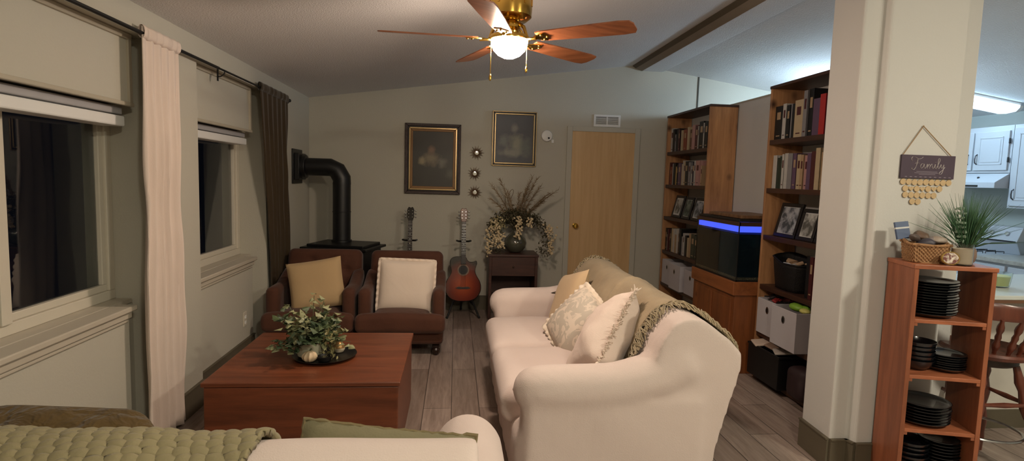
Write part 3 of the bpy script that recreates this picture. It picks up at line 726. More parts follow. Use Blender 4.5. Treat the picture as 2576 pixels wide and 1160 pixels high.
pframe(5.82, .20, .24, 'dark photo frame in the middle of three on the far bookcase', g, P3, .005)
pframe(5.55, .24, .24, 'black photo frame with grey picture, rightmost on the far bookcase', g, P2, .008)
g = 'photo frames on near bookcase'
pframe(3.98, .27, .26, 'black photo frame, leftmost and largest on the near bookcase', g, P2, .004)
pframe(3.73, .20, .23, 'slim black photo frame in the middle of three on near bookcase', g, P1, .006)
pframe(3.50, .24, .25, 'black photo frame with pink and white picture beside green sprig', g, photo_mat('photo d', (120, 96, 100), (206, 198, 200), 15), .006)
def sprig(c, label, seed, n=60, r=.07, h=.12, mat=None, nm='green_sprig', cat='artificial plant'):
    t = thing(nm, label, cat, c); rnd = random.Random(seed); mb = MB()
    for i in range(n):
        a = rnd.uniform(0, 2*pi); q = rnd.random()**.5*r; p = Vector((c[0]+q*cos(a), c[1]+q*sin(a), c[2]+rnd.uniform(.01, h)))
        T = TR(*p) @ Euler((rnd.uniform(-1, 1), rnd.uniform(-1, 1), rnd.uniform(0, 6))).to_matrix().to_4x4()
        L = .035; mb._f([mb._v(T @ Vector(k)) for k in ((0, 0, 0), (L*.4, .009, .004), (L, 0, 0), (L*.4, -.009, .004))])
    mb.build('foliage', mat or M_leaf, parent=t, smooth=0)
    mb = MB()
    for i in range(6): a = i; mb.tube([(c[0], c[1], c[2]), (c[0]+.4*r*cos(a), c[1]+.4*r*sin(a), c[2]+h*.5), (c[0]+.8*r*cos(a), c[1]+.8*r*sin(a), c[2]+h*.9)], .002, 5)
    mb.build('stem', M_stem, parent=t)
M_leaf = plain('dark green leaves', (52, 78, 50), .5, var=.3, vs=30)
M_stem = plain('stem', (76, 84, 54), .6)
sprig((2.43, 3.36, LV[3]+.002), 'small green artificial sprig at the right of near bookcase photo shelf', 4)
# white cube bins
M_bin = fabric('white bin cloth', (186, 182, 186), .03, .06, (5, 5, 5), 260, 0)
def bin_(x0, y0, y1, z, label, group, h=.27, fill=None):
    t = thing('storage_bin', label, 'storage bin', (x0+.14, (y0+y1)/2, z), group=group)
    mb = MB(); w = .006
    mb.box(x0, x0+w, y0, y1, z, z+h); mb.box(x0+.25, x0+.25+w, y0, y1, z, z+h); mb.box(x0, x0+.256, y0, y0+w, z, z+h); mb.box(x0, x0+.256, y1-w, y1, z, z+h); mb.box(x0, x0+.256, y0, y1, z, z+w)
    mb.build('body', M_bin, parent=t, smooth=0, bevel=.004)
    ym = (y0+y1)/2; T = TR(x0, ym, z+h*.72) @ RY(R(-90)) @ RZ(0)
    a = MB(); a.lathe([(.019, -.001), (.021, .002), (.017, .004), (.014, .003)], 20, T=T @ Matrix.Diagonal((1.3, 1, 1, 1))); a.build('grommet', M_steel, parent=t)
    a = MB(); a.lathe([(0, .0035), (.0165, .003), (.0165, .001), (0, .001)], 20, T=T @ Matrix.Diagonal((1.3, 1, 1, 1))); a.build('hand_hole', M_black, parent=t)
g = 'white cloth bins on far bookcase'
bin_(2.37, 5.95, 6.25, LV[1], 'white cloth bin with round hole, leftmost on the far bookcase', g)
bin_(2.33, 5.64, 5.93, LV[1], 'white cloth bin with round hole, middle bin on the far bookcase', g)
bin_(2.37, 5.32, 5.61, LV[1], 'white cloth bin with red papers on top beside aquarium stand', g, .25)
g = 'white cloth bins on near bookcase'
bin_(2.36, 3.87, 4.155, LV[1], 'white cloth bin with dark toys, directly right of aquarium stand', g)
bin_(2.30, 3.55, 3.855, LV[1], 'white cloth bin with green toy, nearest to the white column', g, .28)
def heap(name, label, cat, c, s, mats, n, seed, kinds=('b',), group=None, pn='item'):
    """a small jumble, each visible piece a part"""
    t = thing(name, label, cat, c, group=group); rnd = random.Random(seed)
    for i in range(n):
        mb = MB(); p = Vector(c)+Vector((rnd.uniform(-s[0], s[0]), rnd.uniform(-s[1], s[1]), rnd.uniform(0, s[2])))
        T = TR(*p) @ Euler((rnd.uniform(-.5, .5), rnd.uniform(-.5, .5), rnd.uniform(0, 6))).to_matrix().to_4x4()
        k = rnd.choice(kinds)
        if k == 'b': mb.rbox((0, 0, 0), (rnd.uniform(.04, .09), rnd.uniform(.03, .05), rnd.uniform(.015, .03)), .008, 3, T=T)
        elif k == 'p': mb.box(-.09, .09, -.06, .06, -.002, .002, T=T)
        elif k == 's': mb.ball(T @ Vector((0, 0, 0)), rnd.uniform(.02, .035), 12, 8)
        elif k == 't': mb.tube([T @ Vector((-.06, 0, 0)), T @ Vector((0, .015, .01)), T @ Vector((.06, 0, 0))], .006, 6)
        mb.build(pn, mats[i % len(mats)], parent=t)
M_toyr = plain('red toy plastic', (150, 50, 50), .4); M_toyg = plain('lime toy plastic', (130, 176, 60), .45, var=.2); M_toyy = plain('yellow toy plastic', (200, 196, 110), .5)
heap('papers', 'red and white papers sticking out of the bin beside the aquarium stand', 'papers', (2.49, 5.46, LV[1]+.235), (.06, .07, .03), [M_toyr, M_mat], 4, 2, ('p',), pn='sheet')
heap('toy_parts', 'dark and red toy bits filling the bin beside aquarium stand', 'toy', (2.49, 4.01, LV[1]+.26), (.08, .10, .03), [plain('dark toy', (40, 34, 34), .4), M_toyr], 14, 3, ('b', 't'), pn='toy_piece')
def plush():
    c = Vector((2.42, 3.68, LV[1]+.285)); t = thing('green_toy', 'lime green soft toy lying on top of the near white bin', 'toy', c)
    mb = MB(); mb.ball(c+Vector((0, .05, 0)), .05, 14, 10, (1, 1.5, .6)); mb.tube([c+Vector((.02, 0, .01)), c+Vector((0, -.06, .012)), c+Vector((-.02, -.10, .0))], [.02, .022, .012], 8); mb.build('body', M_toyg, parent=t)
    mb = MB(); mb.ball(c+Vector((-.03, -.08, .0)), .033, 12, 8, (1, 1.4, .6)); mb.build('belly', M_toyy, parent=t)
plush()
# black wire/fabric basket on fourth shelf
def tub(c, rx, ry, h, label):
    t = thing('black_basket', label, 'basket', c)
    mb = MB(); n = 40
    def f(u, v):
        a = u*2*pi; k = .82+.18*v; sq = 1/max(abs(cos(a)), abs(sin(a)))**.5
        rim = .05*max(0, sin(a))*v+.03*max(0, cos(a))*v
        return Vector((c[0]+rx*k*sq*.85*cos(a), c[1]+ry*k*sq*.85*sin(a), c[2]+v*(h+rim)))
    mb.grid(f, n, 8, cu=True); mb.box(c[0]-rx*.6, c[0]+rx*.6, c[1]-ry*.6, c[1]+ry*.6, c[2]+.002, c[2]+.006)
    mb.build('body', plain('black woven plastic', (16, 15, 16), .5, bs=.6, bscale=160), parent=t, mods=[('SOLIDIFY', dict(thickness=.005))])
    mb = MB(); mb.tube([f(i/n, 1) for i in range(n+1)], .007, 8, cap=False); mb.build('rim', M_blackp, parent=t)
tub((2.50, 3.92, LV[2]), .125, .205, .20, 'black curved basket on the near bookcase fourth shelf beside red book')
M_tan2 = plain('tan plastic', (190, 160, 130), .5)
heap('game_pieces', 'tan and pale odds and ends heaped inside black curved basket', 'odds and ends', (2.48, 3.90, LV[2]+.185), (.05, .10, .03), [M_tan2, M_mat], 9, 5, ('b', 't'), pn='piece')
mb = MB(); T = TR(2.50, 3.43, LV[2]+.30) @ RY(R(8)) @ RX(R(6)); mb.rbox((0, 0, 0), (.20, .22, .03), .012, 5, T=T, fn=lambda p, h: Vector((p.x, p.y, p.z+.03*(p.y/h.y)**2)))
tag(mb.build('cloth_bundle', plain('black cloth', (18, 18, 20), .8), loc=(2.5, 3.43, LV[2]+.3)), 'black folded cloth lying across the books below the photo frames', 'cloth')
# black file crate with newspapers at the bottom
def crate():
    c = (2.44, 3.90); z0, h = LV[0], .24; t = thing('black_crate', 'black open crate full of newspapers at the bottom of near bookcase', 'crate', (c[0], c[1], z0))
    mb = MB(); x0, x1, y0, y1 = 2.30, 2.62, 3.72, 4.14
    for q in ((x0, x0+.006, y0, y1, z0, z0+h), (x1-.006, x1, y0, y1, z0, z0+h), (x0, x1, y0, y0+.006, z0, z0+h), (x0, x1, y1-.006, y1, z0, z0+h), (x0, x1, y0, y1, z0, z0+.006)): mb.box(*q)
    mb.build('body', M_blackp, parent=t, smooth=0, bevel=.003)
    mb = MB()
    for q in ((x0-.006, x0+.008, y0-.006, y1+.006), (x1-.008, x1+.006, y0-.006, y1+.006), (x0, x1, y0-.006, y0+.008), (x0, x1, y1-.008, y1+.006)): mb.box(q[0], q[1], q[2], q[3], z0+h-.012, z0+h+.004)
    mb.build('rim', M_blackp, parent=t, smooth=0, bevel=.003)
    spec = [((2.40, 4.04), (.22, .12), 'white_p', 6, -.2, 'rolled white newspaper lying on the black crate, left end'), ((2.44, 3.93), (.20, .14), 'tan_p', 10, .35, 'brown paper magazine lying on black crate, middle of the pile'), ((2.42, 3.80), (.20, .11), 'white_q', 4, -.35, 'white folded paper lying on the black crate nearest the column'), ((2.52, 4.0), (.2, .16), 'navy_p', 16, .1, 'dark blue magazine tilted at the back of the black crate')]
    cols = dict(white_p=(196, 176, 160), tan_p=(134, 110, 92), white_q=(176, 166, 156), navy_p=(34, 48, 70))
    for (p, s, k, tilt, rz, lab) in spec:
        mb = MB(); T = TR(p[0], p[1], z0+h+.02+tilt*.001) @ RZ(rz) @ RX(R(tilt if k != 'navy_p' else 4)) @ RY(R(-tilt*.6))
        mb.rbox((0, 0, 0), (s[0], s[1], .016), .007, 6, T=T, fn=lambda q, hh: Vector((q.x, q.y, q.z+.01*sin(q.x*16))))
        tag(mb.build('newspaper', plain('paper '+k, cols[k], .75, var=.15, vs=18), loc=(p[0], p[1], z0+h)), lab, 'newspaper', 'papers on black crate')
crate()
mb = MB(); T = TR(2.42, 3.56, LV[0])
mb.rbox((0, 0, .11), (.22, .2, .22), .05, 10, T=T, fn=lambda p, h: Vector((p.x+.015*noise.noise(p*9), p.y+.02*noise.noise(p*8), p.z)))
tag(mb.build('dark_bag', plain('dark plum cloth', (44, 26, 28), .7), loc=(2.42, 3.56, LV[0])), 'dark plum bag on the bottom shelf beside the white column', 'bag')

# ------------------------------------------------------------------ aquarium and its stand
def aquarium():
    x0, x1, y0, y1, z0, z1 = 2.20, 2.60, 4.215, 4.98, .745, 1.215
    s = thing('aquarium_stand', 'stained wood cabinet stand under the aquarium', 'aquarium stand', (2.38, 4.6, 0))
    W = wood('stand wood', (104, 58, 28), (148, 86, 44), (5, 5, .6), 3, .5, knots=.4)
    mb = MB(); mb.box(x0+.005, x1+.04, y0+.005, y1+.02, 0, .64); mb.build('cabinet', W, parent=s, smooth=0, bevel=.004)
    mb = MB(); mb.box(x0-.018, x1+.045, y0-.008, y1+.03, .635, z0); mb.build('top_rim', wood('stand rim wood', (112, 62, 30), (158, 94, 50), (5, .6, 5), 3, .45), parent=s, smooth=0, bevel=.006)
    mb = MB(); mb.box(x0-.004, x0+.006, y0+.05, y0+.37, .07, .60); d = mb.build('door', W, parent=s, smooth=0, bevel=.003)
    mb = MB(); mb.box(x0-.004, x0+.006, y0+.39, y1-.04, .07, .60); mb.build('door', W, parent=s, smooth=0, bevel=.003)
    t = thing('aquarium', 'glass aquarium with blue light strip and dark water on a wood stand', 'aquarium', (2.4, 4.6, z0))
    G = glass('aquarium glass', (225, 240, 240), 0, 1.2); g = .006
    mb = MB()
    for q in ((x0, x0+g, y0, y1), (x1-g, x1, y0, y1), (x0+g, x1-g, y0, y0+g), (x0+g, x1-g, y1-g, y1)): mb.box(*q, z0+.002, z1-.03)
    mb.build('glass_wall', G, parent=t, smooth=0)
    mt, tt, b = nt('tank water'); b.inputs['Roughness'].default_value = .8; b.inputs['Specular IOR Level'].default_value = .1
    v = N(tt, 'ShaderNodeTexNoise'); v.inputs['Scale'].default_value = 5; tt.links.new(coords(tt), v.inputs['Vector'])
    tt.links.new(mixc(tt, v.outputs[0], (.003, .008, .016, 1), (.010, .026, .040, 1)), b.inputs['Base Color'])
    mb = MB(); mb.box(x0+g+.002, x1-g-.002, y0+g+.002, y1-g-.002, z0+.035, z1-.095); mb.build('water', mt, parent=t, smooth=0)
    mb = MB(); rnd = random.Random(4)
    for i in range(360):
        side = i < 240
        p = (x0+g+.008, rnd.uniform(y0+.01, y1-.01), z0+rnd.uniform(.006, .034)) if side else (rnd.uniform(x0+.01, x1-.02), y0+g+.008, z0+rnd.uniform(.006, .034))
        mb.ball(p, rnd.uniform(.004, .008), 6, 4)
    mb.box(x0+g+.008, x1-g-.008, y0+g+.008, y1-g-.008, z0+.003, z0+.032)
    gr = mb.build('gravel', plain('gravel', (110, 92, 74), .7, var=.5, vs=70), parent=t); gr['kind'] = 'stuff'
    mb = MB(); mb.box(x0+.012, x1-.012, y0+.012, y1-.012, z1-.080, z1-.038); mb.build('light_strip', emis('aquarium lamp', (78, 96, 255), 1.25, (60, 70, 160)), parent=t, smooth=0)
    mb = MB()
    for q in ((x0-.004, x0+.012, y0-.004, y1+.004), (x1-.012, x1+.004, y0-.004, y1+.004), (x0, x1, y0-.004, y0+.012), (x0, x1, y1-.012, y1+.004)): mb.box(*q, z1-.032, z1)
    mb.build('top_frame', plain('brown tank frame', (62, 40, 30), .45), parent=t, smooth=0, bevel=.002)
    mb = MB()
    for q in ((x0-.003, x0+.010, y0-.003, y1+.003), (x0, x1, y0-.003, y0+.010), (x0, x1, y1-.010, y1+.003), (x1-.01, x1+.003, y0, y1)): mb.box(*q, z0, z0+.012)
    for (x, y) in ((x0, y0), (x0, y1)): mb.box(x-.001, x+.006, y-.003, y+.003, z0, z1)
    mb.build('base_frame', M_blackp, parent=t, smooth=0)
    mb = MB(); mb.box(x0+.005, x1-.005, y0+.01, y1-.01, z1, z1+.022); mb.build('hood', M_blackp, parent=t, smooth=0, bevel=.004)
    mb = MB(); mb.box(x0+.03, x1-.01, y0+.03, y1-.16, z1+.024, z1+.052)
    tag(mb.build('wooden_board', wood('burl board', (82, 54, 34), (132, 98, 66), (3, 3, 3), 6, .6), loc=(2.4, 4.55, z1+.024), smooth=0, bevel=.006), 'burl patterned wooden board lying on top of the aquarium', 'board')
    for (x, y, h, r, c, nm, lab) in ((2.56, 4.33, .085, .032, (206, 120, 66), 'jar', 'small orange and white fish food jar with dark lid on aquarium'), (2.565, 4.255, .125, .030, (204, 84, 58), 'can', 'taller orange fish food can beside the bookcase on aquarium')):
        z = z1+.052; o = thing('food_'+nm, lab, 'food jar', (x, y, z), group='fish food containers')
        mb = MB(); mb.lathe([(r*.94, 0), (r, .004), (r, h-.012), (r*.94, h-.01)], 20, (x, y, z)); mb.build('body', plain('food '+nm, c, .4), parent=o)
        mb = MB(); mb.lathe([(r*1.003, 0), (r*1.003, .02)], 20, (x, y, z+.02)); mb.build('paper_band', M_mat, parent=o)
        mb = MB(); mb.lathe([(r*1.03, 0), (r*1.03, .014), (r*.9, .016)], 20, (x, y, z+h-.012)); mb.build('lid', M_leg, parent=o)
aquarium()
# ================================================================== back wall
def ring_frame(mb, x0, x1, z0, z1, w, y0, y1):
    """mitred rectangular ring in the XZ plane"""
    o = [(x0, z0), (x1, z0), (x1, z1), (x0, z1)]; i = [(x0+w, z0+w), (x1-w, z0+w), (x1-w, z1-w), (x0+w, z1-w)]
    for k in range(4):
        l = (k+1) % 4; mb.prism([o[k], o[l], i[l], i[k]], y0, y1, 'y')
def art(name, bg1, bg2, blobs):
    """painterly generic canvas: dark ground, a few soft pale patches (object-space)"""
    mt, t, b = nt(name); v = coords(t)
    n = N(t, 'ShaderNodeTexNoise'); n.inputs['Scale'].default_value = 5; n.inputs['Detail'].default_value = 6; t.links.new(v, n.inputs['Vector'])
    col = mixc(t, n.outputs[0], srgb(bg1), srgb(bg2))
    n2 = N(t, 'ShaderNodeTexNoise'); n2.inputs['Scale'].default_value = 14; n2.inputs['Detail'].default_value = 4; t.links.new(v, n2.inputs['Vector'])
    for (cx, cz, rx, rz, c) in blobs:
        mp = N(t, 'ShaderNodeMapping'); mp.vector_type = 'POINT'; mp.inputs['Location'].default_value = (-cx/rx, 0, -cz/rz); mp.inputs['Scale'].default_value = (1/rx, 0, 1/rz)
        t.links.new(v, mp.inputs[0]); ln = N(t, 'ShaderNodeVectorMath', operation='LENGTH'); t.links.new(mp.outputs[0], ln.inputs[0])
        ad = N(t, 'ShaderNodeMath', operation='ADD'); t.links.new(ln.outputs['Value'], ad.inputs[0])
        ml = N(t, 'ShaderNodeMath', operation='MULTIPLY'); ml.inputs[1].default_value = 1.3; t.links.new(n2.outputs[0], ml.inputs[0]); t.links.new(ml.outputs[0], ad.inputs[1])
        rp = N(t, 'ShaderNodeValToRGB'); e = rp.color_ramp.elements; e[0].position = .0; e[0].color = (1, 1, 1, 1); e[1].position = 1; e[1].color = (0, 0, 0, 1)
        mr = N(t, 'ShaderNodeMapRange'); mr.inputs['From Min'].default_value = .9; mr.inputs['From Max'].default_value = 1.75
        t.links.new(ad.outputs[0], mr.inputs[0]); t.links.new(mr.outputs[0], rp.inputs[0])
        col = mixc(t, rp.outputs[0], col, srgb(c))
    t.links.new(col, b.inputs['Base Color']); b.inputs['Roughness'].default_value = .45; return mt
def painting(x0, x1, z0, z1, rings, mt, label):
    t = thing('framed_painting', label, 'painting', ((x0+x1)/2, YB-.01, (z0+z1)/2), group='framed paintings on back wall'); x, X, z, Z = x0, x1, z0, z1
    for (w, d, mat, nm) in rings:
        mb = MB(); ring_frame(mb, x, X, z, Z, w, YB-d, YB-.003); mb.build(nm, mat, parent=t, smooth=0, bevel=.003); x += w; X -= w; z += w; Z -= w
    mb = MB(); mb.box(x, X, YB-.014, YB-.004, z, Z); mb.build('canvas', mt, parent=t, smooth=0)
M_fdark = plain('dark carved frame', (48, 28, 22), .4, var=.2, vs=40, bs=.4, bscale=120)
painting(-.563, .047, 1.305, 2.075, [(.030, .035, M_fdark, 'frame'), (.012, .028, M_frame, 'frame_groove'), (.018, .034, M_gold, 'gilt_moulding'), (.024, .020, plain('gold liner', (138, 100, 54), .5, var=.1), 'liner')],
         art('canvas dark', (40, 40, 32), (58, 54, 44), [(-.02, .00, .10, .09, (120, 108, 84)), (.10, -.03, .06, .07, (104, 100, 86)), (-.02, .10, .05, .06, (118, 92, 70)), (.20, -.16, .06, .06, (74, 76, 64)), (-.12, -.02, .05, .05, (140, 128, 98))]),
         'dark painting in brown and gold frame above the armchairs')
painting(.392, .888, 1.64, 2.245, [(.010, .030, M_gold, 'frame'), (.014, .024, M_frame, 'frame_groove'), (.014, .032, M_gold, 'gilt_moulding')],
         art('canvas slate', (56, 58, 66), (74, 74, 78), [(.03, -.05, .11, .12, (132, 132, 114)), (-.12, -.02, .07, .08, (104, 108, 104)), (-.02, -.15, .15, .06, (126, 124, 112)), (.13, -.08, .07, .14, (92, 98, 92)), (.0, .12, .05, .06, (116, 112, 106))]),
         'slate grey painting in thin gold frame beside smoke detector')
M_mirror = plain('small mirror', (220, 220, 220), .08, metal=1)
M_bronze = plain('bronze rays', (104, 82, 60), .45, metal=.3, var=.2)
for i, (x, z, lab) in enumerate(((.224, 1.775, 'topmost of the three small sunburst mirrors between the paintings'), (.207, 1.545, 'middle one of three small sunburst mirrors between the paintings'), (.212, 1.335, 'lowest of the three small sunburst mirrors between the paintings'))):
    t = thing('sunburst_mirror', lab, 'mirror', (x, YB-.01, z), group='sunburst mirrors on back wall'); rnd = random.Random(i)
    mb = MB()
    for k in range(28):
        a = 2*pi*k/28; L = .062 if k % 2 else .082; L *= rnd.uniform(.85, 1.05); d = Vector((cos(a), 0, sin(a))); n_ = Vector((-sin(a), 0, cos(a))); c = Vector((x, YB-.008, z))
        mb.tube([c+d*.02, c+d*L*.6+Vector((0, -.006, 0)), c+d*L], [.0045, .004, .001], 5)
    mb.build('rays', M_bronze, parent=t)
    T = TR(x, YB-.004, z) @ RX(R(90)); mb = MB(); mb.lathe([(.03, 0), (.032, .008), (.026, .014), (.022, .012)], 24, T=T); mb.build('rim', M_bronze, parent=t)
    mb = MB(); mb.lathe([(.023, .008), (.022, .014), (0, .016)], 24, T=T); mb.build('mirror_glass', M_mirror, parent=t)
# smoke detector with its dangling tab
t = thing('smoke_detector', 'round white smoke detector on back wall right of slate painting', 'smoke detector', (1.012, YB, 1.985))
T = TR(1.005, YB, 1.99) @ RX(R(90)); mb = MB(); mb.lathe([(.066, 0), (.066, .014), (.058, .03), (.03, .036), (0, .036)], 32, T=T); mb.build('housing', M_white, parent=t)
mb = MB(); mb.lathe([(.012, .036), (.010, .039), (0, .039)], 16, T=T @ TR(.02, -.025, 0)); mb.build('test_button', M_blackp, parent=t)
mb = MB(); mb.box(1.06, 1.085, YB-.02, YB-.012, 1.915, 1.95, T=Matrix()); mb.tube([(1.04, YB-.016, 1.955), (1.068, YB-.016, 1.94)], .004, 6); mb.build('pull_tab', M_white, parent=t)
# vent grille
t = thing('wall_vent', 'white metal air vent grille above the wooden door', 'vent', (1.69, YB, 2.18))
mb = MB(); ring_frame(mb, 1.535, 1.845, 2.115, 2.25, .024, YB-.012, YB); mb.box(1.683, 1.697, YB-.010, YB, 2.139, 2.226); mb.build('frame', M_white, parent=t, smooth=0, bevel=.002)
mb = MB(); mb.box(1.555, 1.825, YB-.003, YB+.001, 2.135, 2.23); mb.build('backing', M_blackp, parent=t, smooth=0)
for z in [2.143+.0105*k for k in range(8)]:
    mb = MB(); mb.box(1.559, 1.821, -.004, .004, -.0018, .0018, T=TR(0, YB-.006, z) @ RX(R(-35))); mb.build('slat', M_white, parent=t, smooth=0)
# ------------------------------------------------------------------ stove in the corner
def stove():
    c = Vector((-1.10, 5.80, 0)); a = R(-14); T = TR(*c) @ RZ(a)
    t = thing('gas_stove', 'black freestanding heating stove with fat vent pipe in the corner', 'stove', c)
    mb = MB(); mb.box(-.30, .30, -.22, .22, .20, .76, T=T); mb.build('firebox', M_black, parent=t, smooth=0, bevel=.01)
    mb = MB(); mb.box(-.34, .34, -.26, .26, .76, .785, T=T); mb.box(-.29, .29, -.22, .22, .785, .812, T=T); mb.build('top_plate', M_black, parent=t, smooth=0, bevel=.006)
    mb = MB(); mb.box(-.22, .22, -.235, -.22, .30, .66, T=T); d = mb.build('door', M_black, parent=t, smooth=0, bevel=.006)
    mb = MB(); mb.box(-.17, .17, -.24, -.234, .35, .61, T=T); mb.build('door_glass', plain('stove glass', (8, 8, 8), .1), parent=d, smooth=0)
    for x in (-.24, .24):
        for y in (-.16, .16): mb = MB(); mb.lathe([(.018, 0), (.02, .02), (.026, .12), (.04, .2)], 12, T=T @ TR(x, y, 0)); mb.build('leg', M_black, parent=t)
    px_, py_ = -1.146, 5.90; r = .088
    mb = MB(); mb.lathe([(r+.012, 0), (r+.012, .02), (r, .024), (r, .30), (r+.004, .302), (r+.004, .31), (r, .312), (r, .585)], 28, (px_, py_, .81)); mb.build('vent_pipe', M_black, parent=t)
    zc_ = 1.56; pts = [(px_, py_, 1.395), (px_, py_, 1.45), (px_-.045, py_, 1.53), (px_-.11, py_, zc_), (-1.50, py_, zc_)]
    mb = MB(); mb.tube(pts, [r+.002, r+.002, r+.002, r, r], 28); mb.build('pipe_elbow', M_black, parent=t, smooth=25)
    mb = MB(); mb.box(-1.59, -1.575, py_-.17, py_+.17, zc_-.17, zc_+.17); mb.box(-1.575, -1.53, py_-.13, py_+.13, zc_-.13, zc_+.13); mb.lathe([(r+.03, 0), (r+.03, .05), (r, .06)], 24, T=TR(-1.54, py_, zc_) @ RY(R(90))); mb.build('wall_thimble', M_black, parent=t, smooth=30, bevel=.004)
stove()
# ------------------------------------------------------------------ guitars on stands
def guitar(name, x, y, lean, rz, top_m, side_m, head_m, zb, label, acoustic=True, sc=1.0):
    t = thing(name, label, 'guitar', (x, y, zb))
    T = TR(x, y, zb) @ RZ(rz) @ RX(R(-lean)) @ Matrix.Scale(sc, 4)
    hw = [(0, 0), (.08, .004), (.14, .03), (.185, .085), (.198, .15), (.185, .215), (.15, .27), (.128, .315), (.13, .35), (.145, .395), (.146, .44), (.12, .475), (.07, .487), (.03, .485)]
    L = [(-a, b) for a, b in hw]; Rr = [(a, b) for a, b in hw[:10]]+[(.150, .41), (.142, .445), (.118, .430), (.075, .425), (.045, .44), (.03, .485)]
    out = L[::-1]+Rr[1:]
    # smooth outline
    pts = [Vector(p) for p in out]
    for _ in range(2):
        q = []
        for i in range(len(pts)): a, b = pts[i], pts[(i+1) % len(pts)]; q += [a*.75+b*.25, a*.25+b*.75]
        pts = q
    pl = [(p.x, p.y) for p in pts]
    mb = MB(); mb.prism(pl, -.045, .045, 'y', T=T); body = mb.build('body', side_m, parent=t, smooth=50, bevel=.005)
    mb = MB(); mb.prism([(px*.965, .006+pz*.975) for px, pz in pl], -.0475, -.045, 'y', T=T); mb.build('soundboard', top_m, parent=body, smooth=50)
    H = T @ TR(0, -.048, .34) @ RX(R(90))
    mb = MB(); mb.lathe([(.063, 0), (.063, .0015), (.049, .0015), (.049, 0)], 32, T=H); mb.build('rosette', plain('rosette', (120, 92, 70), .4), parent=body)
    mb = MB(); mb.lathe([(.049, 0), (.049, .001), (0, .001)], 32, T=H); mb.build('sound_hole', M_blackp, parent=body)
    mb = MB(); mb.prism([(-.085, .145), (-.05, .160), (0, .155), (.05, .160), (.085, .145), (.05, .135), (-.05, .135)], -.056, -.047, 'y', T=T); mb.build('bridge', M_leg, parent=t)
    mb = MB(); mb.prism([(-.027, .40), (.027, .40), (.021, .86), (-.021, .86)], -.060, -.035, 'y', T=T); nk = mb.build('neck', side_m if not acoustic else M_leg, parent=t, smooth=0, bevel=.004)
    mb = MB()
    mb.prism([(-.0265, .41), (.0265, .41), (.021, .86), (-.021, .86)], -.0608, -.0595, 'y', T=T); mb.mi = 1
    for k in range(1, 15): z = .86-.50*(1-2**(-k/12.))*1.25; mb.box(-.023, .023, -.0618, -.0600, z-.001, z+.001, T=T)
    mb.mi = 2
    for k in (2.5, 4.5, 6.5, 8.5, 11.5): z = .86-.50*(1-2**(-k/12.))*1.25; mb.ball(T @ Vector((0, -.0605, z)), .005, 8, 6)
    mb.build('fretboard', [M_leg, M_steel, M_white], parent=nk)
    mb = MB(); mb.prism([(-.023, .86), (.023, .86), (.036, .90), (.036, .985), (.02, 1.01), (0, 1.0), (-.02, 1.01), (-.036, .985), (-.036, .90)], -.052, -.036, 'y', T=T); hd = mb.build('headstock', head_m, parent=t, smooth=0, bevel=.004)
    for s in (-1, 1):
        for k in range(3):
            z = .90+.034*k; m_ = MB(); m_.tube([T @ Vector((s*.034, -.044, z)), T @ Vector((s*.048, -.044, z))], .003, 6); m_.ball(T @ Vector((s*.054, -.044, z)), .009, 10, 6, (1, .6, 1.1)); m_.tube([T @ Vector((s*.02, -.052, z)), T @ Vector((s*.02, -.060, z))], .004, 8); m_.build('tuning_peg', M_steel, parent=t)
    mb = MB()
    for k in range(6): xx = -.016+.0064*k; mb.tube([T @ Vector((xx*1.5, -.058, .15)), T @ Vector((xx*1.3, -.064, .40)), T @ Vector((xx, -.063, .865))], .0007, 4)
    st = mb.build('strings', M_steel, parent=t)
    # stand
    s = thing('guitar_stand', 'black tubular guitar stand holding the '+('sunburst guitar' if acoustic else 'dark guitar behind the armchairs'), 'guitar stand', (x, y+.08, 0), group='black guitar stands')
    B = TR(x, y, 0) @ RZ(rz)
    mb = MB(); mb.tube([B @ Vector((0, .13, .22)), T @ Vector((0, .07, .45)), T @ Vector((0, .055, .70))], .010, 10); mb.build('post', M_blackp, parent=s)
    for q in ((-.17, -.13, .012), (.17, -.13, .012), (0, .27, .012)):
        mb = MB(); mb.tube([B @ Vector((0, .13, .25)), B @ Vector(((q[0])*.6, .10+(q[1]-.13)*.5, .17)), B @ Vector(q)], [.010, .010, .010], 10); mb.ball(B @ Vector(q), .014, 10, 6); mb.build('leg', M_blackp, parent=s)
    mb = MB()
    for e in (-1, 1): mb.tube([B @ Vector((0, .12, .21)), B @ Vector((e*.09, .08, zb-.022)), B @ Vector((e*.10, -.05, zb-.024)), B @ Vector((e*.10, -.075, zb+.02))], .008, 8)
    mb.build('cradle', M_blackp, parent=s)
    mb = MB(); mb.tube([T @ Vector((-.075, -.075, .655)), T @ Vector((-.055, -.02, .65)), T @ Vector((-.03, .0, .65)), T @ Vector((.03, .0, .65)), T @ Vector((.055, -.02, .65)), T @ Vector((.075, -.075, .655))], .010, 8); mb.tube([T @ Vector((0, .0, .65)), T @ Vector((0, .055, .65))], .009, 8); mb.build('neck_yoke', M_blackp, parent=s)
mt, t_, b_ = nt('sunburst top'); v_ = coords(t_)
mp_ = N(t_, 'ShaderNodeMapping'); mp_.inputs['Scale'].default_value = (1, 0, .85); mp_.inputs['Location'].default_value = (0, 0, -.16); t_.links.new(v_, mp_.inputs[0])
gr_ = N(t_, 'ShaderNodeVectorMath', operation='LENGTH'); t_.links.new(mp_.outputs[0], gr_.inputs[0]); rp_ = N(t_, 'ShaderNodeValToRGB'); e_ = rp_.color_ramp.elements
e_[0].position = .03; e_[0].color = srgb((168, 72, 34)); e_[1].position = .23; e_[1].color = srgb((26, 12, 10)); q_ = e_.new(.13); q_.color = srgb((120, 42, 22))
t_.links.new(gr_.outputs['Value'], rp_.inputs[0]); t_.links.new(rp_.outputs[0], b_.inputs['Base Color']); b_.inputs['Roughness'].default_value = .2; b_.inputs['Coat Weight'].default_value = .5
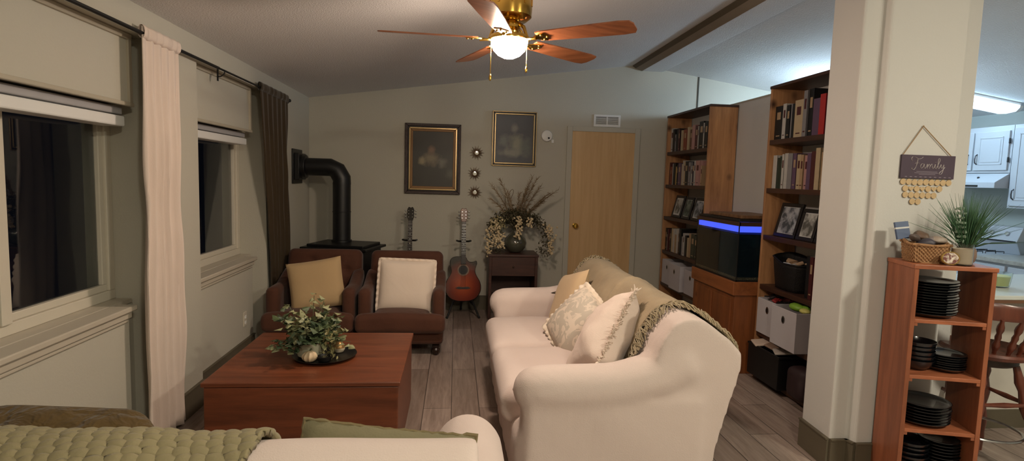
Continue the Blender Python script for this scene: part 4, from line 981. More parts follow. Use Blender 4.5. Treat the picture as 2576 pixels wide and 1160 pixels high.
M_gside = plain('gloss black guitar side', (24, 14, 12), .18, coat=.6)
guitar('acoustic_guitar', .098, 6.10, 7, .05, mt, M_gside, wood('guitar head wood', (92, 52, 34), (130, 78, 52), (6, 6, 1), 3, .3), .16, 'sunburst acoustic guitar with cutaway on a stand left of the nightstand')
guitar('dark_guitar', -.478, 6.10, 7, -.03, plain('dark guitar top', (40, 34, 30), .3), M_gside, M_gside, .16, 'dark guitar standing behind the brown armchairs with only its neck showing', False)
# ------------------------------------------------------------------ nightstand
t = thing('nightstand', 'dark wood nightstand with open shelf under the flower vase', 'nightstand', (.625, 6.1, 0)); x0, x1, y0, y1 = .365, .885, 5.93, 6.33
mb = MB(); mb.box(x0-.008, x1+.008, y0-.01, y1, .675, .70); mb.build('top', M_espresso, parent=t, smooth=0, bevel=.004)
for a, b in ((x0, x0+.03), (x1-.03, x1)): mb = MB(); mb.box(a, b, y0, y1, 0, .675); mb.build('side_panel', M_espresso, parent=t, smooth=0, bevel=.003)
mb = MB(); mb.box(x0+.03, x1-.03, y0+.004, y0+.024, .47, .672); dr = mb.build('drawer', M_espresso, parent=t, smooth=0, bevel=.003)
mb = MB(); mb.ball((.625, y0-.008, .57), .010); mb.build('knob', plain('dark knob', (60, 44, 36), .4), parent=dr)
mb = MB(); mb.box(x0+.03, x1-.03, y0+.01, y1, .20, .22); mb.build('shelf', M_espresso, parent=t, smooth=0)
mb = MB(); mb.box(x0+.03, x1-.03, y1-.01, y1, .05, .67); mb.build('back_panel', M_espresso, parent=t, smooth=0)
# vase
VX, VY, VZ = .655, 6.12, .70
t = thing('glass_vase', 'round smoky green glass vase on the nightstand', 'vase', (VX, VY, VZ))
mb = MB(); mb.lathe([(0, .004), (.05, 0), (.085, .02), (.118, .07), (.125, .11), (.11, .155), (.07, .195), (.045, .22), (.042, .25), (.052, .27), (.046, .268), (.036, .25), (.04, .22), (.065, .19), (.10, .15), (.115, .11), (.108, .07), (.075, .03), (0, .02)], 36, (VX, VY, VZ), cap=False)
mb.build('body', plain('smoky green glass', (74, 74, 62), .12, var=.15, coat=.5, spec=.8), parent=t)
def flowers():
    rnd = random.Random(11); c = Vector((VX, VY, VZ+.26))
    t = thing('flower_arrangement', 'dried pampas and drooping cream wisteria flowers filling the glass vase', 'flower arrangement', c)
    gl = MB(); st = MB(); pl = MB(); fl = MB(); f2 = MB()
    # pampas plumes and curly twigs
    tips = [(-.19, 1.49), (-.27, 1.42), (-.10, 1.36), (.16, 1.52), (.20, 1.50), (.10, 1.40), (.34, 1.36), (.43, 1.40), (.30, 1.28), (.02, 1.34), (-.28, 1.28), (.24, 1.42)]
    for i, (dx, z) in enumerate(tips):
        tip = Vector((VX+dx, VY-.06+rnd.uniform(-.08, .05), z)); mid = c*.5+tip*.5+Vector((-dx*.10, 0, .04)); pts = []
        for k in range(11):
            s = k/10; pts.append(c*(1-s)**2+mid*2*s*(1-s)+tip*s*s)
        st.tube(pts, [.0035]*6+[.003, .0025, .002, .0015, .001], 5)
        for k in range(110):
            s = rnd.uniform(.3, 1); p = c*(1-s)**2+mid*2*s*(1-s)+tip*s*s; d = (tip-mid).normalized()
            o = Vector((rnd.gauss(0, 1), rnd.gauss(0, .6), rnd.gauss(0, .6))).normalized()*rnd.uniform(.015, .045); e = p+d*.03+o
            pl.tube([p, (p+e)/2+d*.006, e], [.0013, .0016, .0008], 3, cap=False)
    for sg in (-1, 1):
        st.tube([(VX+sg*.02*k*(.6 if sg > 0 else 1)+.04*sin(k*.5)*sg, VY-.05, VZ+.30+.05*k-.0028*k*k*(k > 7)) for k in range(12)], .0022, 5)
    st.tube([(VX-.07-.03*cos(a/10*pi*1.5), VY-.05, 1.26+.09*sin(a/10*pi*1.2)+.08*a/10) for a in range(11)], .003, 5)
    # foliage mass
    def leafat(mb, p, L, w):
        T = TR(*p) @ Euler((rnd.uniform(-1.2, 1.2), rnd.uniform(-1.2, 1.2), rnd.uniform(0, 6.3))).to_matrix().to_4x4()
        mb._f([mb._v(T @ Vector(k)) for k in ((0, 0, 0), (L*.45, w, .005), (L, 0, -.005), (L*.45, -w, .005))])
    for i in range(1100):
        a = rnd.uniform(-1.25, 1.25); rr = rnd.uniform(.05, .36)
        p = c+Vector((sin(a)*rr*(1.0 if a > 0 else .95), rnd.uniform(-.13, .08), .05+cos(a)*rr*.5-.30*max(0, rr-.20)*abs(sin(a))*2.2+rnd.uniform(-.04, .04)))
        leafat(gl, p, rnd.uniform(.025, .05), rnd.uniform(.006, .013))
    for i in range(240):
        leafat(gl, c+Vector((rnd.choice((-.17, -.26, .30, .34))+rnd.gauss(0, .03), rnd.uniform(-.1, .05), rnd.uniform(-.28, .04))), .035, .008)
    for i in range(90):
        leafat(f2, c+Vector((rnd.gauss(-.20, .04), rnd.uniform(-.16, -.05), rnd.gauss(.06, .05))), .03, .012)
    # drooping wisteria chains of blossoms
    for (dx, z1, z0, w, n) in ((-.29, .98, .66, .028, 52), (-.215, 1.06, .76, .034, 66), (-.16, .92, .76, .03, 30), (.02, 1.10, .86, .030, 62), (.135, 1.09, .99, .025, 22), (.375, 1.0, .70, .028, 56), (.33, 1.02, .93, .025, 14)):
        for k in range(n):
            s = k/n; p = Vector((VX+dx+rnd.gauss(0, w*(1-.5*s)), VY-.13+rnd.uniform(-.03, .03), z1+(z0-z1)*s))
            fl.ball(p, rnd.uniform(.009, .015), 7, 5, (1, 1, .75), Euler((rnd.uniform(0, 3), rnd.uniform(0, 3), 0)).to_matrix().to_4x4())
    st.build('dried_stems', plain('dry stem', (98, 80, 56), .7), parent=t); 
    o = pl.build('pampas_plumes', plain('pampas', (134, 112, 84), .9), parent=t); o['kind'] = 'stuff'
    o = gl.build('foliage', plain('olive foliage', (72, 66, 44), .7, var=.35, vs=20), parent=t, smooth=0); o['kind'] = 'stuff'
    o = fl.build('blossoms', plain('cream blossom', (204, 184, 148), .7, var=.12, vs=40), parent=t); o['kind'] = 'stuff'
    f2.build('pale_leaves', plain('pale leaf', (168, 156, 116), .7), parent=t, smooth=0)
flowers()
# ------------------------------------------------------------------ things on the trunk table
TZ = .463
def tabletop():
    c = Vector((-.72, 3.235, TZ))
    mb = MB(); mb.lathe([(.14, 0), (.158, .003), (.176, .018), (.171, .018), (.156, .007), (0, .006)], 48, c); tag(mb.build('round_tray', plain('black metal tray', (16, 15, 15), .4), loc=c), 'round black metal tray on the trunk table', 'tray')
    p = Vector((-.80, 3.225, TZ+.007)); t = thing('potted_ivy', 'variegated ivy in a white and grey pot on the black tray', 'potted plant', p)
    mb = MB(); mb.lathe([(.05, 0), (.066, .01), (.074, .05), (.074, .085), (.068, .085), (.066, .06)], 30, p); mb.lathe([(0, .072), (.067, .072)], 30, p, cap=False); mb.build('pot', plain('pale pot', (178, 176, 152), .6, var=.1), parent=t)
    rnd = random.Random(8)
    leafm = [MB(), MB(), MB()]; st = MB()
    for i in range(60):
        a = rnd.uniform(0, 2*pi); el = rnd.uniform(.35, 1.4); L = rnd.uniform(.12, .29); d = Vector((cos(a)*cos(el)*.85, sin(a)*cos(el)*.8, sin(el)))
        root = p+Vector((.03*cos(a), .03*sin(a), .07)); pts = []
        for k in range(7):
            s = k/6; pts.append(root+d*L*s+Vector((0, 0, -.07*s*s*cos(el))))
        st.tube(pts, [.0018]*7, 4)
        for k in range(2, 7):
            for _ in range(2):
                q = pts[k]+Vector((rnd.uniform(-.012, .012),)*3); sz = rnd.uniform(.022, .040)
                T = TR(*q) @ Euler((rnd.uniform(-.7, .7), rnd.uniform(-.7, .7), rnd.uniform(0, 6.3))).to_matrix().to_4x4(); b = leafm[i % 3]
                o = [(0, 0), (.5, .55), (1.0, .35), (1.5, 0), (1.0, -.35), (.5, -.55)]
                vs = [b._v(T @ Vector((x*sz, y*sz, -.25*sz*y*y*4+.002))) for x, y in o]; b._f(vs[:4]); b._f([vs[0], vs[3], vs[4], vs[5]])
    st.build('stem', M_stem, parent=t)
    for b, cc in zip(leafm, ((50, 66, 42), (78, 92, 60), (140, 142, 104))): o = b.build('leaves', plain('ivy %d' % cc[0], cc, .5, var=.35, vs=60), parent=t, smooth=0); o['kind'] = 'stuff'
    q = p+Vector((.115, -.03, .0)); t = thing('trailing_foliage', 'pale olive faux sprig standing beside the ivy pot on tray', 'artificial plant', q); b = MB(); rnd = random.Random(2)
    for i in range(150):
        r_ = Vector((rnd.gauss(0, .02), rnd.gauss(0, .02), rnd.uniform(.008, .15))); T = TR(*(q+r_)) @ Euler((rnd.uniform(-1.3, 1.3), rnd.uniform(-1.3, 1.3), rnd.uniform(0, 6))).to_matrix().to_4x4()
        b._f([b._v(T @ Vector(k)) for k in ((0, 0, 0), (.012, .007, .002), (.028, 0, 0), (.012, -.007, .002))])
    o = b.build('leaves', plain('pale olive leaf', (140, 132, 88), .6, var=.3, vs=50), parent=t, smooth=0); o['kind'] = 'stuff'
    b = MB(); b.tube([q+Vector((0, 0, .0)), q+Vector((.004, 0, .07)), q+Vector((-.004, 0, .14))], .003, 5); b.build('stem', M_stem, parent=t)
    # ribbed cream pumpkin
    q = Vector((-.775, 3.118, TZ+.008)); t = thing('decor_pumpkin', 'small cream ribbed decorative pumpkin on the front of the tray', 'ornament', q)
    b = MB(); b.grid(lambda u, v: q+Vector(((.042*(1-.16*abs(sin(u*2*pi*4.5))))*sin(v*pi)*cos(u*2*pi), (.042*(1-.16*abs(sin(u*2*pi*4.5))))*sin(v*pi)*sin(u*2*pi), .032-.032*cos(v*pi)*(1-.2*(v > .5)*sin(v*pi)))), 54, 16, cu=True); b.build('body', plain('cream ceramic', (206, 184, 150), .5, var=.08), parent=t)
    b = MB(); b.tube([q+Vector((0, 0, .055)), q+Vector((.004, 0, .066)), q+Vector((.01, 0, .074))], [.006, .005, .004], 8); b.build('stem', M_stem, parent=t)
    q = Vector((-.655, 3.30, TZ+.008)); t = thing('gourd_ornament', 'small gold and white gourd ornament on the right of the tray', 'ornament', q)
    b = MB(); b.lathe([(0, 0), (.025, .002), (.034, .018), (.0335, .026)], 24, q, cap=False); b.build('base', plain('white glaze', (196, 184, 160), .4), parent=t)
    b = MB(); b.lathe([(.0335, .026), (.031, .04), (.02, .055), (.008, .062), (.006, .072), (0, .074)], 24, q, cap=False); b.build('top', plain('antique gold', (150, 118, 74), .35, metal=.6), parent=t)
    q = Vector((-.70, 3.135, TZ+.008)); t = thing('tealight_holder', 'small black tealight holder at the front edge of tray', 'candle holder', q)
    b = MB(); b.lathe([(.024, 0), (.036, .006), (.042, .028), (.038, .028), (.032, .012), (0, .01)], 28, q); b.build('dish', M_blackp, parent=t)
    b = MB(); b.lathe([(.02, 0), (.02, .014), (0, .013)], 20, q+Vector((0, 0, .010))); b.build('tealight', M_steel, parent=t)
tabletop()
# ================================================================== plate shelf by the sign wall
SH = TR(2.113, 2.425, 0) @ RZ(R(-14.5)) if False else TR(2.15, 2.44, 0) @ RZ(R(-15))
SW, SD, STOP = .345, .26, 1.155
PZ = [.36, .625, .895]      # tops of the inner shelves, lowest (.09) below the frame
def SP(x, y, z): return SH @ Vector((x, y, z))
def plateshelf():
    t = thing('plate_shelf', 'narrow open orange stained wooden shelf unit holding stacks of black dishes', 'shelf unit', SP(SW/2, SD/2, 0))
    for a in (0, SW-.02): mb = MB(); mb.box(a, a+.02, 0, SD, 0, STOP-.02, T=SH); mb.build('side_panel', M_cedar, parent=t, smooth=0, bevel=.002)
    mb = MB(); mb.box(-.004, SW+.004, -.004, SD, STOP-.02, STOP, T=SH); mb.build('top_panel', M_cedarx, parent=t, smooth=0, bevel=.002)
    for z in [.09]+PZ: mb = MB(); mb.box(.02, SW-.02, .002, SD, z-.018, z, T=SH); s = mb.build('shelf', M_cedarx, parent=t, smooth=0, bevel=.002)
    for z in PZ:
        for a in (.02, SW-.035): mb = MB(); mb.box(a, a+.015, .004, SD-.02, z-.032, z-.018, T=SH); mb.build('cleat', M_cedar, parent=t, smooth=0)
plateshelf()
M_dish = plain('black stoneware', (17, 20, 24), .22, coat=.4, spec=.6)
def stack(nm, c, n, prof, step, lab, group, rnd, cat='plate'):
    me = None
    for k in range(n):
        if me is None:
            mb = MB(); mb.lathe(prof, 40, (0, 0, 0), cap=False); o = mb.build(nm, M_dish); me = o
        else:
            o = me.copy(); COL.objects.link(o)
        o.location = SP(c[0], c[1], 0)+Vector((rnd.uniform(-.003, .003), rnd.uniform(-.003, .003), c[2]+k*step))
        q = ('bottom' if k == 0 else 'topmost' if k == n-1 else ORD[k]+' from the bottom')
        tag(o, f'{lab[0]}, {q} {lab[1]}', cat, group)
def plate(r): return [(0, .004), (r*.6, .003), (r*.64, 0), (r*.66, .003), (r*.9, .011), (r, .020), (r, .0225), (r*.97, .0225), (r*.88, .016), (r*.66, .0085), (0, .0075)]
def bowl(r, h): return [(0, .004), (r*.45, .003), (r*.5, 0), (r*.55, .004), (r*.8, h*.35), (r*.95, h*.75), (r, h), (r*.965, h), (r*.9, h*.72), (r*.74, h*.38), (r*.5, .012), (0, .009)]
rnd = random.Random(1)
stack('dinner_plate', (.135, .125, PZ[2]+.001), 13, plate(.118), .0128, ('large black plate', 'of tall stack in top compartment'), 'plates in the tall top stack', rnd)
stack('bowl', (.105, .125, PZ[1]+.001), 5, bowl(.078, .052), .0225, ('deep black bowl', 'of bowl stack, second compartment'), 'bowls in second compartment', rnd, 'bowl')
stack('small_plate', (.235, .135, PZ[1]+.001), 7, plate(.088), .0108, ('small black plate', 'of stack right of the bowls'), 'small plates beside the bowls', rnd)
stack('dinner_plate', (.15, .125, PZ[0]+.001), 7, plate(.12), .0145, ('wide black plate', 'of the stack in third compartment'), 'plates in third compartment', rnd)
stack('bowl', (.105, .11, .091), 7, bowl(.082, .045), .0225, ('shallow black bowl', 'of left stack in lowest compartment'), 'dishes in the lowest compartment left', rnd, 'bowl')
stack('salad_plate', (.245, .13, .091), 12, plate(.088), .0155, ('black side plate', 'of right stack in lowest compartment'), 'dishes in the lowest compartment right', rnd)
# ------------------------------------------------------------------ on top of the shelf
ZT = STOP+.001
def woven_basket():
    c = SP(.10, .13, ZT); t = thing('woven_basket', 'low braided seagrass basket on top of the plate shelf', 'basket', c)
    def f(u, v):
        a = u*2*pi; sq = 1/max(abs(cos(a)), abs(sin(a)))**.6; x, y = .092*sq*.88*cos(a)*(.92+.10*v), .078*sq*.88*sin(a)*(.92+.1*v)
        b = .005*abs(sin(u*2*pi*17+(pi/2)*(int(v*9) % 2)))
        rim = .022*abs(cos(a))**2*(.6+.4*sin(3*a))
        return c+RZ(R(-15)) @ Vector((x*(1+b*22), y*(1+b*22), v*(.080+rim)+.002))
    mb = MB(); mb.grid(f, 136, 18, cu=True); mb.build('weave', plain('seagrass', (150, 112, 76), .8, var=.35, vs=50, bs=.5, bscale=90), parent=t, mods=[('SOLIDIFY', dict(thickness=.008))])
    mb = MB(); mb.tube([f(i/60, 1)+Vector((0, 0, .002)) for i in range(61)], .007, 8, cap=False); mb.build('rim', MATS['seagrass'], parent=t)
    mb = MB(); mb.lathe([(0, .0), (.08, .0), (.08, .006), (0, .006)], 20, c, cap=False); mb.build('base', MATS['seagrass'], parent=t)
    return c
bc = woven_basket()
rnd = random.Random(5)
for i, (dx, dy, r, c_, lab) in enumerate(((-.02, -.02, .024, (60, 56, 66), 'dark smooth stone on the left of the basket heap'), (.02, .0, .026, (120, 110, 108), 'grey mottled stone in the middle of basket'), (.05, -.02, .022, (150, 136, 124), 'pale long shell at the right inside the basket'), (-.06, .0, .02, (86, 74, 70), 'brown stone at the left end inside basket'), (.0, .03, .024, (104, 84, 70), 'brown stone at the back of the woven basket'))):
    mb = MB(); p = bc+Vector((dx, dy, .092+.008*i)); mb.ball(p, r*1.15, 14, 10, (1.5, .9, .75), Euler((rnd.uniform(-.4, .4), rnd.uniform(-.4, .4), rnd.uniform(0, 3))).to_matrix().to_4x4())
    for v in mb.bm.verts: v.co += Vector((1, 1, 1))*.005*noise.noise(v.co*40+Vector((i, 0, 0)))
    tag(mb.build('stone', plain('stone %d' % i, c_, .5, var=.35, vs=40), loc=p), lab, 'stone', 'stones and shells in the woven basket')
mb = MB(); p = bc+Vector((0, 0, .05)); mb.rbox(p, (.14, .10, .07), .03, 6); tag(mb.build('cloth_bag', plain('dark pouch cloth', (58, 48, 46), .8), loc=p), 'dark cloth pouch lying under the stones in woven basket', 'pouch')
T = TR(*(bc+Vector((-.075, .05, .105)))) @ RZ(R(-15)) @ RX(R(-12)) @ RY(R(-8))
t = thing('blue_card', 'blue and white card box standing at the left end of basket', 'card', bc+Vector((-.075, .05, .105)))
mb = MB(); mb.box(-.03, .03, -.008, .008, 0, .085, T=T); mb.build('box', plain('blue card', (66, 84, 118), .5, var=.1), parent=t, smooth=0)
mb = MB(); mb.box(-.031, .031, -.0085, .0085, .05, .058, T=T); mb.build('stripe', M_mat, parent=t, smooth=0)
# small gold rimmed tin standing on edge
c = SP(.165, -.0, ZT); c = SP(.155, .022, ZT+.033); T = TR(*c) @ RZ(R(-15)) @ RX(R(82))
t = thing('gold_tin', 'small round gold rimmed tin standing before the woven basket', 'tin', SP(.17, .022, ZT))
mb = MB(); mb.lathe([(.028, -.008), (.033, -.006), (.034, .006), (.031, .009), (.0285, .006)], 32, T=T @ Matrix.Diagonal((1.15, .93, 1, 1))); mb.build('rim', plain('yellow gold', (176, 148, 84), .35, metal=.5), parent=t)
mb = MB(); mb.lathe([(.0288, -.004), (.0288, .0068), (0, .008)], 32, T=T @ Matrix.Diagonal((1.15, .93, 1, 1))); mb.build('face', photo_mat('tin face', (112, 70, 66), (214, 204, 190), 60), parent=t)
# candle glass
c = SP(.222, .055, ZT); t = thing('candle_jar', 'cream candle in clear glass jar between the basket and stone pot', 'candle', c)
mb = MB(); mb.lathe([(0, 0), (.040, 0), (.043, .003), (.043, .10), (.0412, .10), (.041, .006), (0, .005)], 32, c, cap=False); mb.build('glass', glass('jar glass', (240, 240, 240), .02), parent=t)
mb = MB(); mb.lathe([(0, .0), (.0405, .0), (.0405, .070), (0, .069)], 28, c+Vector((0, 0, .008)), cap=False); mb.build('wax', plain('cream wax', (212, 196, 170), .5), parent=t)
c = SP(.28, .135, ZT); t = thing('potted_grass', 'artificial green grass in a brown stone pot on the shelf top', 'potted plant', c)
mb = MB(); mb.lathe([(.026, 0), (.038, .01), (.045, .035), (.044, .06), (.036, .078), (.032, .078), (.034, .06)], 28, c); mb.build('pot', plain('brown stone pot', (120, 98, 84), .6, var=.1), parent=t)
g = MB(); s = MB(); rnd = random.Random(21)
for i in range(230):
    a = rnd.uniform(0, 2*pi); sp_ = abs(rnd.gauss(0, .36)); L = rnd.uniform(.14, .29); r0 = rnd.uniform(0, .024); d = Vector((cos(a)*sin(sp_), sin(a)*sin(sp_), cos(sp_)))
    b = c+Vector((cos(a)*r0, sin(a)*r0, .07)); pts = [b, b+d*L*.5, b+d*L+Vector((cos(a), sin(a), -.3))*.06*sp_]
    pts = [Vector((q.x, min(q.y, 2.692), q.z)) if q.x < 2.58 else q for q in pts]
    g.tube(pts, [.0022, .0020, .0004], 3, cap=False)
o = g.build('blades', plain('grass green', (58, 92, 62), .5, var=.35, vs=30), parent=t); o['kind'] = 'stuff'
for i, (dx, dy) in enumerate(((-.045, -.03), (-.035, .0), (-.055, -.01))):
    for k in range(8):
        p = c+Vector((dx*(1+k*.05)+rnd.uniform(-.006, .006), dy, .11+.022*k)); s.ball(p, .011, 8, 6, (1, .35, .8), Euler((rnd.uniform(0, 1), 0, rnd.uniform(0, 3))).to_matrix().to_4x4())
s.build('round_leaves', plain('eucalyptus leaf', (112, 132, 112), .6, var=.15, vs=40), parent=t)
# ------------------------------------------------------------------ Family sign
def sign():
    YW = 2.70-.002; x0, x1, z0, z1 = 2.24, 2.535, 1.562, 1.680
    t = thing('family_sign', 'purple plaque lettered Family hanging from twine with rows of wooden discs', 'wall sign', ((x0+x1)/2, YW, 1.6))
    mb = MB(); mb.box(x0, x1, YW-.010, YW, z0, z1); mb.build('plaque', plain('dusky purple board', (72, 58, 72), .6, var=.12, vs=16), parent=t, smooth=0, bevel=.001)
    mb = MB(); nail = Vector((2.345, YW-.006, 1.825))
    for x in (x0+.004, x1-.02): mb.tube([nail, Vector((x, YW-.007, z1-.004))], .0022, 6)
    mb.ball(nail, .004, 8, 6); mb.build('twine', plain('jute twine', (158, 128, 92), .8), parent=t)
    # script lettering, as one stroke run per letter (x right, y up; x-height 1)
    L = MB(); s = .0245; ox, oz = x0+.062, 1.612; yy = YW-.0115
    def st(pts, w=.0026):
        P = [Vector(p) for p in pts]; out = []
        for i in range(len(P)-1):
            a, b, c_, d = P[max(i-1, 0)], P[i], P[i+1], P[min(i+2, len(P)-1)]
            for k in range(6):
                q = k/6; out.append(.5*((2*b)+(c_-a)*q+(2*a-5*b+4*c_-d)*q*q+(3*b-a-3*c_+d)*q**3))
        out.append(P[-1]); n = len(out)
        L.tube([Vector((ox+p.x*s, yy, oz+p.y*s)) for p in out], [w*(.55+.45*abs(sin(i/n*pi*2.5))) for i in range(n)], 6, flat=.35)
    st([(-.2, 1.5), (-.45, 1.9), (-.2, 2.35), (.5, 2.25), (1.2, 1.95), (1.9, 2.15), (2.1, 2.4)], .0028)       # F top flourish
    st([(1.0, 2.0), (.9, 1.3), (.7, .4), (.3, -.25), (-.15, -.2), (-.2, .1)], .0030)
    st([(.4, 1.0), (.9, 1.15), (1.4, 1.05)], .0022)
    st([(2.45, .9), (2.0, 1.0), (1.7, .5), (1.9, .05), (2.3, .4), (2.5, .95), (2.5, .3), (2.75, .05), (3.05, .5)])   # a
    st([(3.05, .5), (3.2, .95), (3.25, .05)]); st([(3.25, .3), (3.6, .95), (3.8, .7), (3.75, .05)]); st([(3.75, .3), (4.15, .98), (4.35, .7), (4.35, .2), (4.6, .08), (4.85, .5)])  # m
    st([(4.85, .5), (5.0, .95), (5.0, .25), (5.25, .08), (5.5, .6)]); st([(5.07, 1.35), (5.1, 1.42)], .003)          # i
    st([(5.5, .6), (5.95, 1.7), (5.85, 2.2), (5.6, 1.9), (5.6, .4), (5.85, .08), (6.15, .6)])                      # l
    st([(6.15, .6), (6.3, .95), (6.35, .35), (6.6, .2), (6.9, .9)]); st([(6.9, .95), (6.85, -.1), (6.55, -.95), (6.1, -1.1), (6.1, -.75), (6.7, -.2), (7.2, .4)], .0028)  # y
    L.build('lettering', plain('white lettering', (222, 216, 214), .6), parent=t)
    mb = MB()
    for (a, b, z) in ((.085, .20, 1.597), (.075, .205, 1.590), (.10, .19, 1.583)): mb.box(x0+a, x0+b, YW-.0108, YW-.0098, z-.0009, z+.0009)
    for k in range(10): mb.box(x0+.024+k*.0268, x0+.036+k*.0268, YW-.0108, YW-.0098, 1.5685, 1.5712)
    mb.build('small_print', plain('faint print', (150, 140, 150), .6), parent=t, smooth=0)
    wd = plain('birch disc', (196, 168, 128), .6, var=.12, vs=60); rnd = random.Random(2)
    rows = [(1.543, list(range(9))), (1.510, [.5, 1.5, 2.5, 3.5, 4.5, 5.5, 6.5]), (1.477, [.6, 1.6, 2.6, 3.6, 4.6, 5.6]), (1.444, [1.9, 2.9])]
    for z, ks in rows:
        for j, k in enumerate(ks):
            c = Vector((x0+.022+.0315*k, YW-.004, z+rnd.uniform(-.001, .001))); b = MB(); T = TR(*c) @ RX(R(90))
            if z > 1.49 and z < 1.52 and j % 2 == 1:   # heart
                pl = [(.0155*sin(a)**3, -.0135*(-(13*cos(a)-5*cos(2*a)-2*cos(3*a)-cos(4*a))/16)) for a in [2*pi*q/24 for q in range(24)]]
                b.prism(pl, -.002, .002, 'y', T=TR(*c))
                nm = 'wooden_heart'
            else: b.lathe([(.0155, -.002), (.0155, .002)], 20, T=T); nm = 'wooden_disc'
            d = b.build(nm, wd, parent=t, smooth=30, bevel=.0006)
            b = MB(); b.tube([c+Vector((0, -.001, .012)), c+Vector((0, -.001, .022))], .0008, 4); b.build('link', M_gold, parent=d)
sign()
# ================================================================== kitchen side
M_granite = plain('speckled granite', (150, 146, 138), .3, var=.45, vs=26)
t = thing('breakfast_counter', 'pale breakfast counter top with brown edge behind the stool', 'counter', (3.4, 3.2, .885))
mb = MB(); mb.box(2.765, 4.1, 2.84, 3.62, .905, .93); mb.build('top', plain('pale laminate', (205, 210, 205), .3, var=.04), parent=t, smooth=0, bevel=.004)
mb = MB(); mb.box(2.765, 4.1, 2.845, 3.615, .886, .905); mb.build('edge_band', wood('counter edge wood', (92, 62, 44), (126, 90, 66), (.8, 6, 6), 3, .5), parent=t, smooth=0)
c = Vector((3.30, 3.15, .931)); t = thing('glass_dish', 'round glass food container with pale yellow contents on the breakfast counter', 'food container', c)
mb = MB(); mb.lathe([(0, 0), (.075, 0), (.082, .006), (.092, .085), (.090, .085), (.08, .008), (0, .005)], 36, c, cap=False); mb.build('bowl', glass('dish glass', (235, 245, 240), .02), parent=t)
mb = MB(); mb.lathe([(0, .0), (.076, .0), (.083, .058), (0, .06)], 32, c+Vector((0, 0, .008)), cap=False); mb.build('contents', plain('pale batter', (216, 214, 150), .6), parent=t)
# stool
def stool():
    cx, cy = 2.87, 2.735; rz = R(-4); T0 = TR(cx, cy, 0) @ RZ(rz); W = wood('cherry stool wood', (74, 34, 24), (112, 58, 40), (5, 5, .8), 3, .3, coat=.4)
    t = thing('bar_stool', 'dark cherry turned wood bar stool with spindle back at the counter', 'bar stool', (cx, cy, 0))
    SZ = .665
    mb = MB(); mb.lathe([(0, SZ-.03), (.17, SZ-.03), (.205, SZ-.018), (.215, SZ), (.205, SZ+.012), (.18, SZ+.010), (.10, SZ+.004), (0, SZ+.002)], 40, T=T0, cap=False); mb.build('seat', W, parent=t)
    mb = MB(); mb.lathe([(0, SZ-.075), (.12, SZ-.075), (.14, SZ-.06), (.14, SZ-.03), (0, SZ-.03)], 30, T=T0, cap=False); mb.build('swivel_plate', M_leg, parent=t)
    tp = [.016, .019, .026, .018, .024, .030, .024, .016, .021, .028, .026, .020, .022, .018, .016]
    for sx, sy in ((-1, -1), (1, -1), (1, 1), (-1, 1)):
        a, b = T0 @ Vector((sx*.09, sy*.09, SZ-.07)), T0 @ Vector((sx*.20, sy*.20, 0)); n = len(tp)
        mb = MB(); mb.tube([a+(b-a)*(k/(n-1)) for k in range(n)], tp, 12); mb.build('leg', W, parent=t)
    mb = MB(); mb.tube([T0 @ Vector((.188*cos(a), .188*sin(a), .22)) for a in [2*pi*k/32 for k in range(33)]], .008, 8, cap=False); mb.build('foot_ring', M_steel, parent=t)
    for k in range(4):
        mb = MB(); a = k*pi/2; p, q = T0 @ Vector((.14*cos(a)-.14*sin(a), .14*sin(a)+.14*cos(a), .40)), T0 @ Vector((.14*cos(a+pi/2)-.14*sin(a+pi/2), .14*sin(a+pi/2)+.14*cos(a+pi/2), .40))
        mb.tube([p, (p*.75+q*.25), (p+q)/2, (p*.25+q*.75), q], [.009, .011, .015, .011, .009], 8)
        mb.build('stretcher', W, parent=t)
    sp = [.009, .010, .016, .018, .012, .015, .011, .017, .016, .010, .009]
    # back on the camera side (-Y)
    for i, x in enumerate((-.15, -.09, -.03, .03, .09, .15)):
        y = -.17+.06*(abs(x)/.15)**2*1.2; a, b = T0 @ Vector((x*.9, y+.01, SZ+.005)), T0 @ Vector((x*1.35, y-.065, SZ+.205))
        n = len(sp); mb = MB(); mb.tube([a+(b-a)*(k/(n-1)) for k in range(n)], sp, 10); mb.build('spindle', W, parent=t)
    def cr(u, v):
        x = -.235+.47*u; y = -.235+.09*(abs(x)/.2)**2; zt = SZ+.285+.012*cos(u*2*pi*1.0)-.03*abs(2*u-1)**3; z0 = SZ+.195+.0*u; a = v*2*pi
        return T0 @ Vector((x, y+.011*cos(a), (z0+zt)/2+(zt-z0)/2*max(-1, min(1, 1.25*sin(a)))))
    mb = MB(); mb.grid(cr, 28, 16, cv=True); mb.build('crest_rail', W, parent=t)
stool()
# kitchen run along the right wall
KX = 4.93
def cab_door(x, y0, y1, z0, z1, parent, hand=None, nm='door'):
    mb = MB(); mb.box(x-.018, x, y0, y1, z0, z1); d = mb.build(nm, M_kwhite, parent=parent, smooth=0, bevel=.003)
    mb = MB(); w = .055
    if nm == 'door':
        for q in ((y0+w, y1-w, z0+w, z0+w+.01), (y0+w, y1-w, z1-w-.01, z1-w), (y0+w, y0+w+.01, z0+w, z1-w), (y1-w-.01, y1-w, z0+w, z1-w)): mb.box(x-.023, x-.017, *q)
        mb.box(x-.022, x-.018, y0+w+.025, y1-w-.025, z0+w+.025, z1-w-.025); mb.build('raised_panel', M_kwhite, parent=d, smooth=0, bevel=.002)
    if hand:
        hy, hz = hand; mb = MB(); mb.tube([(x-.018, hy, hz-.05), (x-.04, hy, hz-.035), (x-.045, hy, hz), (x-.04, hy, hz+.035), (x-.018, hy, hz+.05)], .006, 8) if nm == 'door' else mb.ball((x-.03, hy, hz), .014, 10, 8)
        mb.build('handle', plain('pewter', (80, 80, 84), .35, metal=.8), parent=d)
    return d
